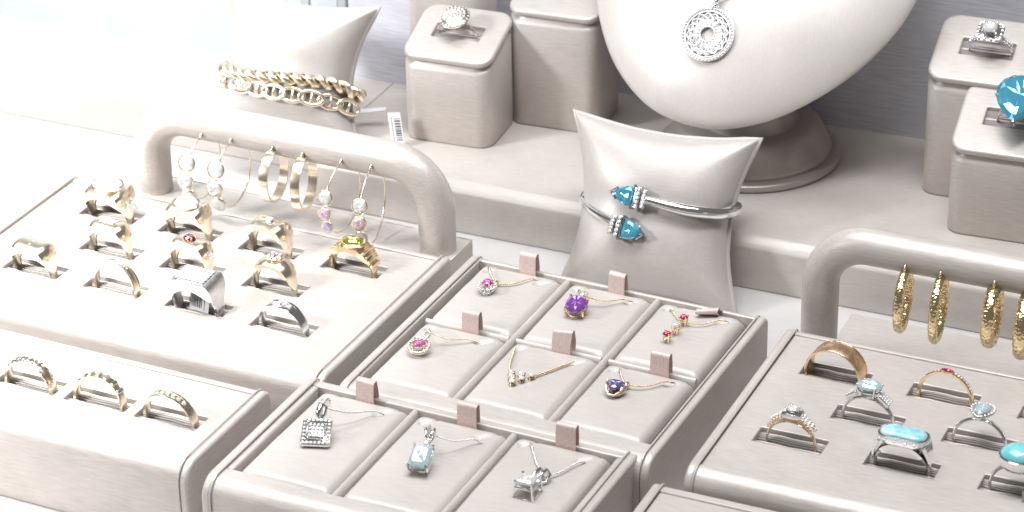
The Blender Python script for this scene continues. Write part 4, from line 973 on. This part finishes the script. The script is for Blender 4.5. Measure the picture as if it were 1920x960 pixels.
def arrow(c,ang,off):
    # local: x along arm direction (toward the tip), y across, z out of the pillow
    ex=V(math.cos(ang),0,math.sin(ang)); ez=V(0,-1,0); ey=ez.cross(ex)
    C=V(c[0],-off,c[1])
    m=MB(); m.gem(C,ex,ey,ez,[(.42,0),(.30,.16),(.12,.28),(-.10,.36),(-.34,.38),(-.38,.15),(-.38,-.15),(-.34,-.38),(-.10,-.36),(.12,-.28),(.30,-.16)],.58,.14,.3); m.build('gemstone','topaz',ck)
    q=MB(); L=lambda x,y,z:C+ex*x+ey*y+ez*z
    q.tube([L(.25,.24,.02),L(.46,.02,.06),L(.46,-.02,.06),L(.25,-.24,.02)],.045,7); q.tube([L(.46,0,-.25),L(.50,0,.08)],.07,7)
    for s_ in (-1,1): q.tube([L(-.40,s_*.42,-.25),L(-.40,s_*.42,.08)],.06,7)
    q.tube([L(-.40,.40,-.1),L(-.44,0,-.05),L(-.40,-.40,-.1)],.05,6)
    q.tube([L(-.38,.36,-.25),L(.44,0,-.25),L(-.38,-.36,-.25)],.04,6)
    q.build('tip_setting','silver',ck,smooth=True)
    for k,x in enumerate((-.56,-.80)):
        b=MB(); hw=.42-.06*k; b.loft([[L(x+dx,y,z) for dx,z in ((-.09,-.25),(.09,-.25),(.09,.05),(-.09,.05))] for y in (-hw,hw)]); b.build('pave_bar','silver',ck,bevel=.02)
        g=MB()
        for j in range(5):
            y=-hw+.09+(2*hw-.18)*j/4; ee=.085; g.gem(L(x,y,.06),ex*ee,ey*ee,ez*ee,circ(1,n=6),.55,.45,.5)
        oo=g.build('bar_diamonds','diamond',ck); oo['kind']='stuff'
arrow((-.98,3.22),R_(176),1.92)
arrow((-.44,1.94),R_(-8),1.92)

# ------------------------------------------------------------------ chain bracelets on the left pillow
def pillpath(pts): return catmull([(a,-o,b) for a,b,o in pts],14)
cb=thing('rope_chain_bracelet','thick twisted pale gold rope chain bracelet, upper one on the back left pillow','bracelet',None,mat=MP1.copy(),group='chain bracelets')
m=MB(); pp=pillpath([(-2.95,2.35,.0),(-2.5,2.25,.75),(-1.2,2.18,1.42),(.3,2.22,1.62),(1.5,2.27,1.42),(2.5,2.2,.8),(3.0,1.95,.2),(2.9,2.0,-.3)])
rope(m,pp,.16,.14,pitch=1.05,n=8,strands=2,steps=16); rope(m,pp,.27,.035,pitch=1.05,n=5,strands=2,steps=16); m.build('rope','pale_gold',cb,smooth='all')
lk=thing('link_chain_bracelet','pale gold anchor link chain bracelet, lower one on the back left pillow','bracelet',None,mat=MP1.copy(),group='chain bracelets')
pp=pillpath([(-2.98,1.85,.0),(-2.5,1.78,.75),(-1.2,1.66,1.44),(.3,1.6,1.66),(1.5,1.58,1.48),(2.5,1.5,.85),(3.05,1.35,.2)])
L_=[0]
for i in range(1,len(pp)): L_.append(L_[-1]+(pp[i]-pp[i-1]).length)
tot=L_[-1]; nl=int(tot/.74)
def at(d):
    for i in range(len(pp)-1):
        if L_[i+1]>=d: return pp[i].lerp(pp[i+1],(d-L_[i])/(L_[i+1]-L_[i]))
    return pp[-1]
for k in range(nl):
    c=at((k+.5)*tot/nl); t=(at((k+.6)*tot/nl)-at((k+.4)*tot/nl)).normalized(); side=V(0,0,1)-t*t.z; side.normalize(); nrm=t.cross(side)
    lift=.05 if k%2 else -.02
    m=MB(); m.tube([c+nrm*-lift+t*(.50*math.cos(a))+side*(.27*math.sin(a)) for a in [2*PI*q/20 for q in range(20)]],.085,7,closed=True); m.tube([c+nrm*-lift+side*.24,c+nrm*-lift-side*.24],.07,6); m.build('link','pale_gold',lk,smooth='all')

# ------------------------------------------------------------------ earrings
def earring(label,origin,yaw,u,v,ztop,dia,kind,metal='gold',rz=0,group='earrings on the padded bars',w=.1):
    """hoop in the plane of local Y/Z hanging on the bar front"""
    t=thing('earring',label,'earring',uv(origin,yaw,u,v,ztop),yaw+rz,group)
    R=dia/2; c=V(0,0,-R-.06)
    if kind=='hammered':
        m=MB(); rings=[]; N=64
        for i in range(N):
            a=2*PI*i/N; rings.append([])
            for q in range(10):
                b=2*PI*q/10; rr=w*(1+.12*noise.noise(V(math.cos(a)*7,math.sin(a)*7,q*1.9+u)))
                rad=R-w+rr*math.cos(b)*.9; rings[-1].append((rr*1.15*math.sin(b),rad*math.cos(a),c.z+rad*math.sin(a)))
        m.loft(rings,closed=True); m.build('hoop','hammered_gold',t,smooth='all')
    elif kind=='plain':
        m=MB(); rings=[]; N=40
        for i in range(N):
            a=2*PI*i/N; f=.012*math.cos(a*20); rr=[(R-.08,-w),(R+f,-w),(R+.012+f,0),(R+f,w),(R-.08,w)]
            rings.append([(y,r*math.cos(a),c.z+r*math.sin(a)) for r,y in rr])
        m.loft(rings,closed=True); m.build('hoop',metal,t,smooth=True)
    else:
        m=MB(); a0,a1=90,420
        m.tube([(0,R*math.cos(R_(a)),c.z+R*math.sin(R_(a))) for a in range(95,440,8)],.035,7); m.build('hoop',metal,t,smooth='all')
        mats=kind
        for k,(mt,aa,rr) in enumerate(mats):
            a=R_(aa); rad=R+.06; C=V(0,rad*math.cos(a),c.z+rad*math.sin(a)); ez=V(0,math.cos(a),math.sin(a)); ez=(ez*.55+V(0,-.8,.1)).normalized(); ex=V(1,0,0); ey=ez.cross(ex)
            g=MB(); g.gem(C,ex,ey,ez,circ(rr,n=12),.58,.1,.16); g.build('gemstone',mt,t)
            b=MB(); b.tube([C+ex*(rr*1.05*math.cos(x))+ey*(rr*1.05*math.sin(x)) for x in [2*PI*i/16 for i in range(16)]],.032,6,closed=True); b.build('stone_rim',metal,t,smooth='all')
    m=MB(); m.tube([(0,.12,.10),(0,.0,.08),(0,-.05,-.02),(0,-.02,-.12)],[.03,.045,.06,.06],7); m.ball((0,-.03,-.02),.075,7,5); m.build('hinge',metal,t,smooth='all')
    return t
vb=LBv+.72                          # front surface of the left bar
D3=[('diamond',143,.29),('diamond',176,.27),('diamond',212,.24)]
def tri_(a,b,c,r1,r2,r3): return [(a,150,r1),(b,182,r2),(c,214,r3)]
u0=0
earring('leftmost earring of three graduated clear stones on a gold hoop',Lr,Ly,-10.55,vb,5.72,2.5,tri_('diamond','diamond','diamond',.33,.33,.30),'pale_gold')
earring('second earring from the left, three graduated clear stones beside the plain hoops',Lr,Ly,-9.25,vb,5.75,2.6,tri_('diamond','diamond','diamond',.33,.33,.30),'pale_gold')
earring('left one of two plain faceted gold hoops on the left bar',Lr,Ly,-7.45,vb,5.78,2.05,'plain','pale_gold',w=.17,rz=6)
earring('right one of two plain faceted gold hoops on the left bar',Lr,Ly,-6.15,vb,5.78,2.15,'plain','pale_gold',w=.17,rz=10)
earring('gold hoop with white, pink and lavender stones, next to the plain hoops',Lr,Ly,-4.50,vb,5.83,2.75,[('diamond',158,.28),('rosestone',184,.26),('lavender',209,.24)],'pale_gold')
earring('rightmost gold hoop with white, pink and lavender stones on the left bar',Lr,Ly,-3.25,vb,5.86,3.0,[('diamond',156,.28),('rosestone',180,.26),('lavender',205,.24)],'pale_gold',rz=10)
vr=RBv+.66
for (uu,zt_,dia,w_,lab) in ((3.68,5.42,2.40,.145,'leftmost hammered gold hoop earring on the right bar'),(4.95,5.42,2.55,.14,'second hammered gold hoop earring from the left on the right bar'),(6.85,5.45,2.35,.21,'twisted gold hoop earring with braided surface on the right bar'),(8.0,5.35,2.45,.22,'chunky gold hoop earring cut by the right edge of the photo')):
    earring(lab,TRo,TRy,uu,vr,zt_,dia,'hammered','gold',rz=6,w=w_)
# loose tags
t=barcode_tag('white barcode tag standing between the left earring bar and the ring blocks',(-4.75,105.3,2.15),(R_(-8),R_(-10),R_(-20)),.55,1.35,9,2)
pt=thing('price_tag','small white folded tag lying beside the chain bracelets','price tag',(-6.15,107.0,2.75),-15,'price tags')
m=MB(); m.add([(0,0,0),(1.1,.25,.15),(1.0,.6,.12),(-.1,.35,.02),(0,0,.03),(1.1,.25,.18),(1.0,.6,.15),(-.1,.35,.05)],[(0,1,2,3),(4,5,6,7),(0,1,5,4),(1,2,6,5),(2,3,7,6),(3,0,4,7)]); m.build('paper','paper',pt)

# small irregularities: rings lean a little, pads sit slightly askew
rr_=random.Random(11)
for o in list(bpy.data.objects):
    if o.parent is None and o.get('category')=='ring' and o.location.z<.033: o.rotation_euler.x+=R_(rr_.uniform(-5,5)); o.rotation_euler.z+=R_(rr_.uniform(-4,4))
    if o.parent is None and o.get('category')=='necklace pad': o.rotation_euler.z+=R_(rr_.uniform(-.5,.5)); o.location.z+=rr_.uniform(-.0003,.0002)
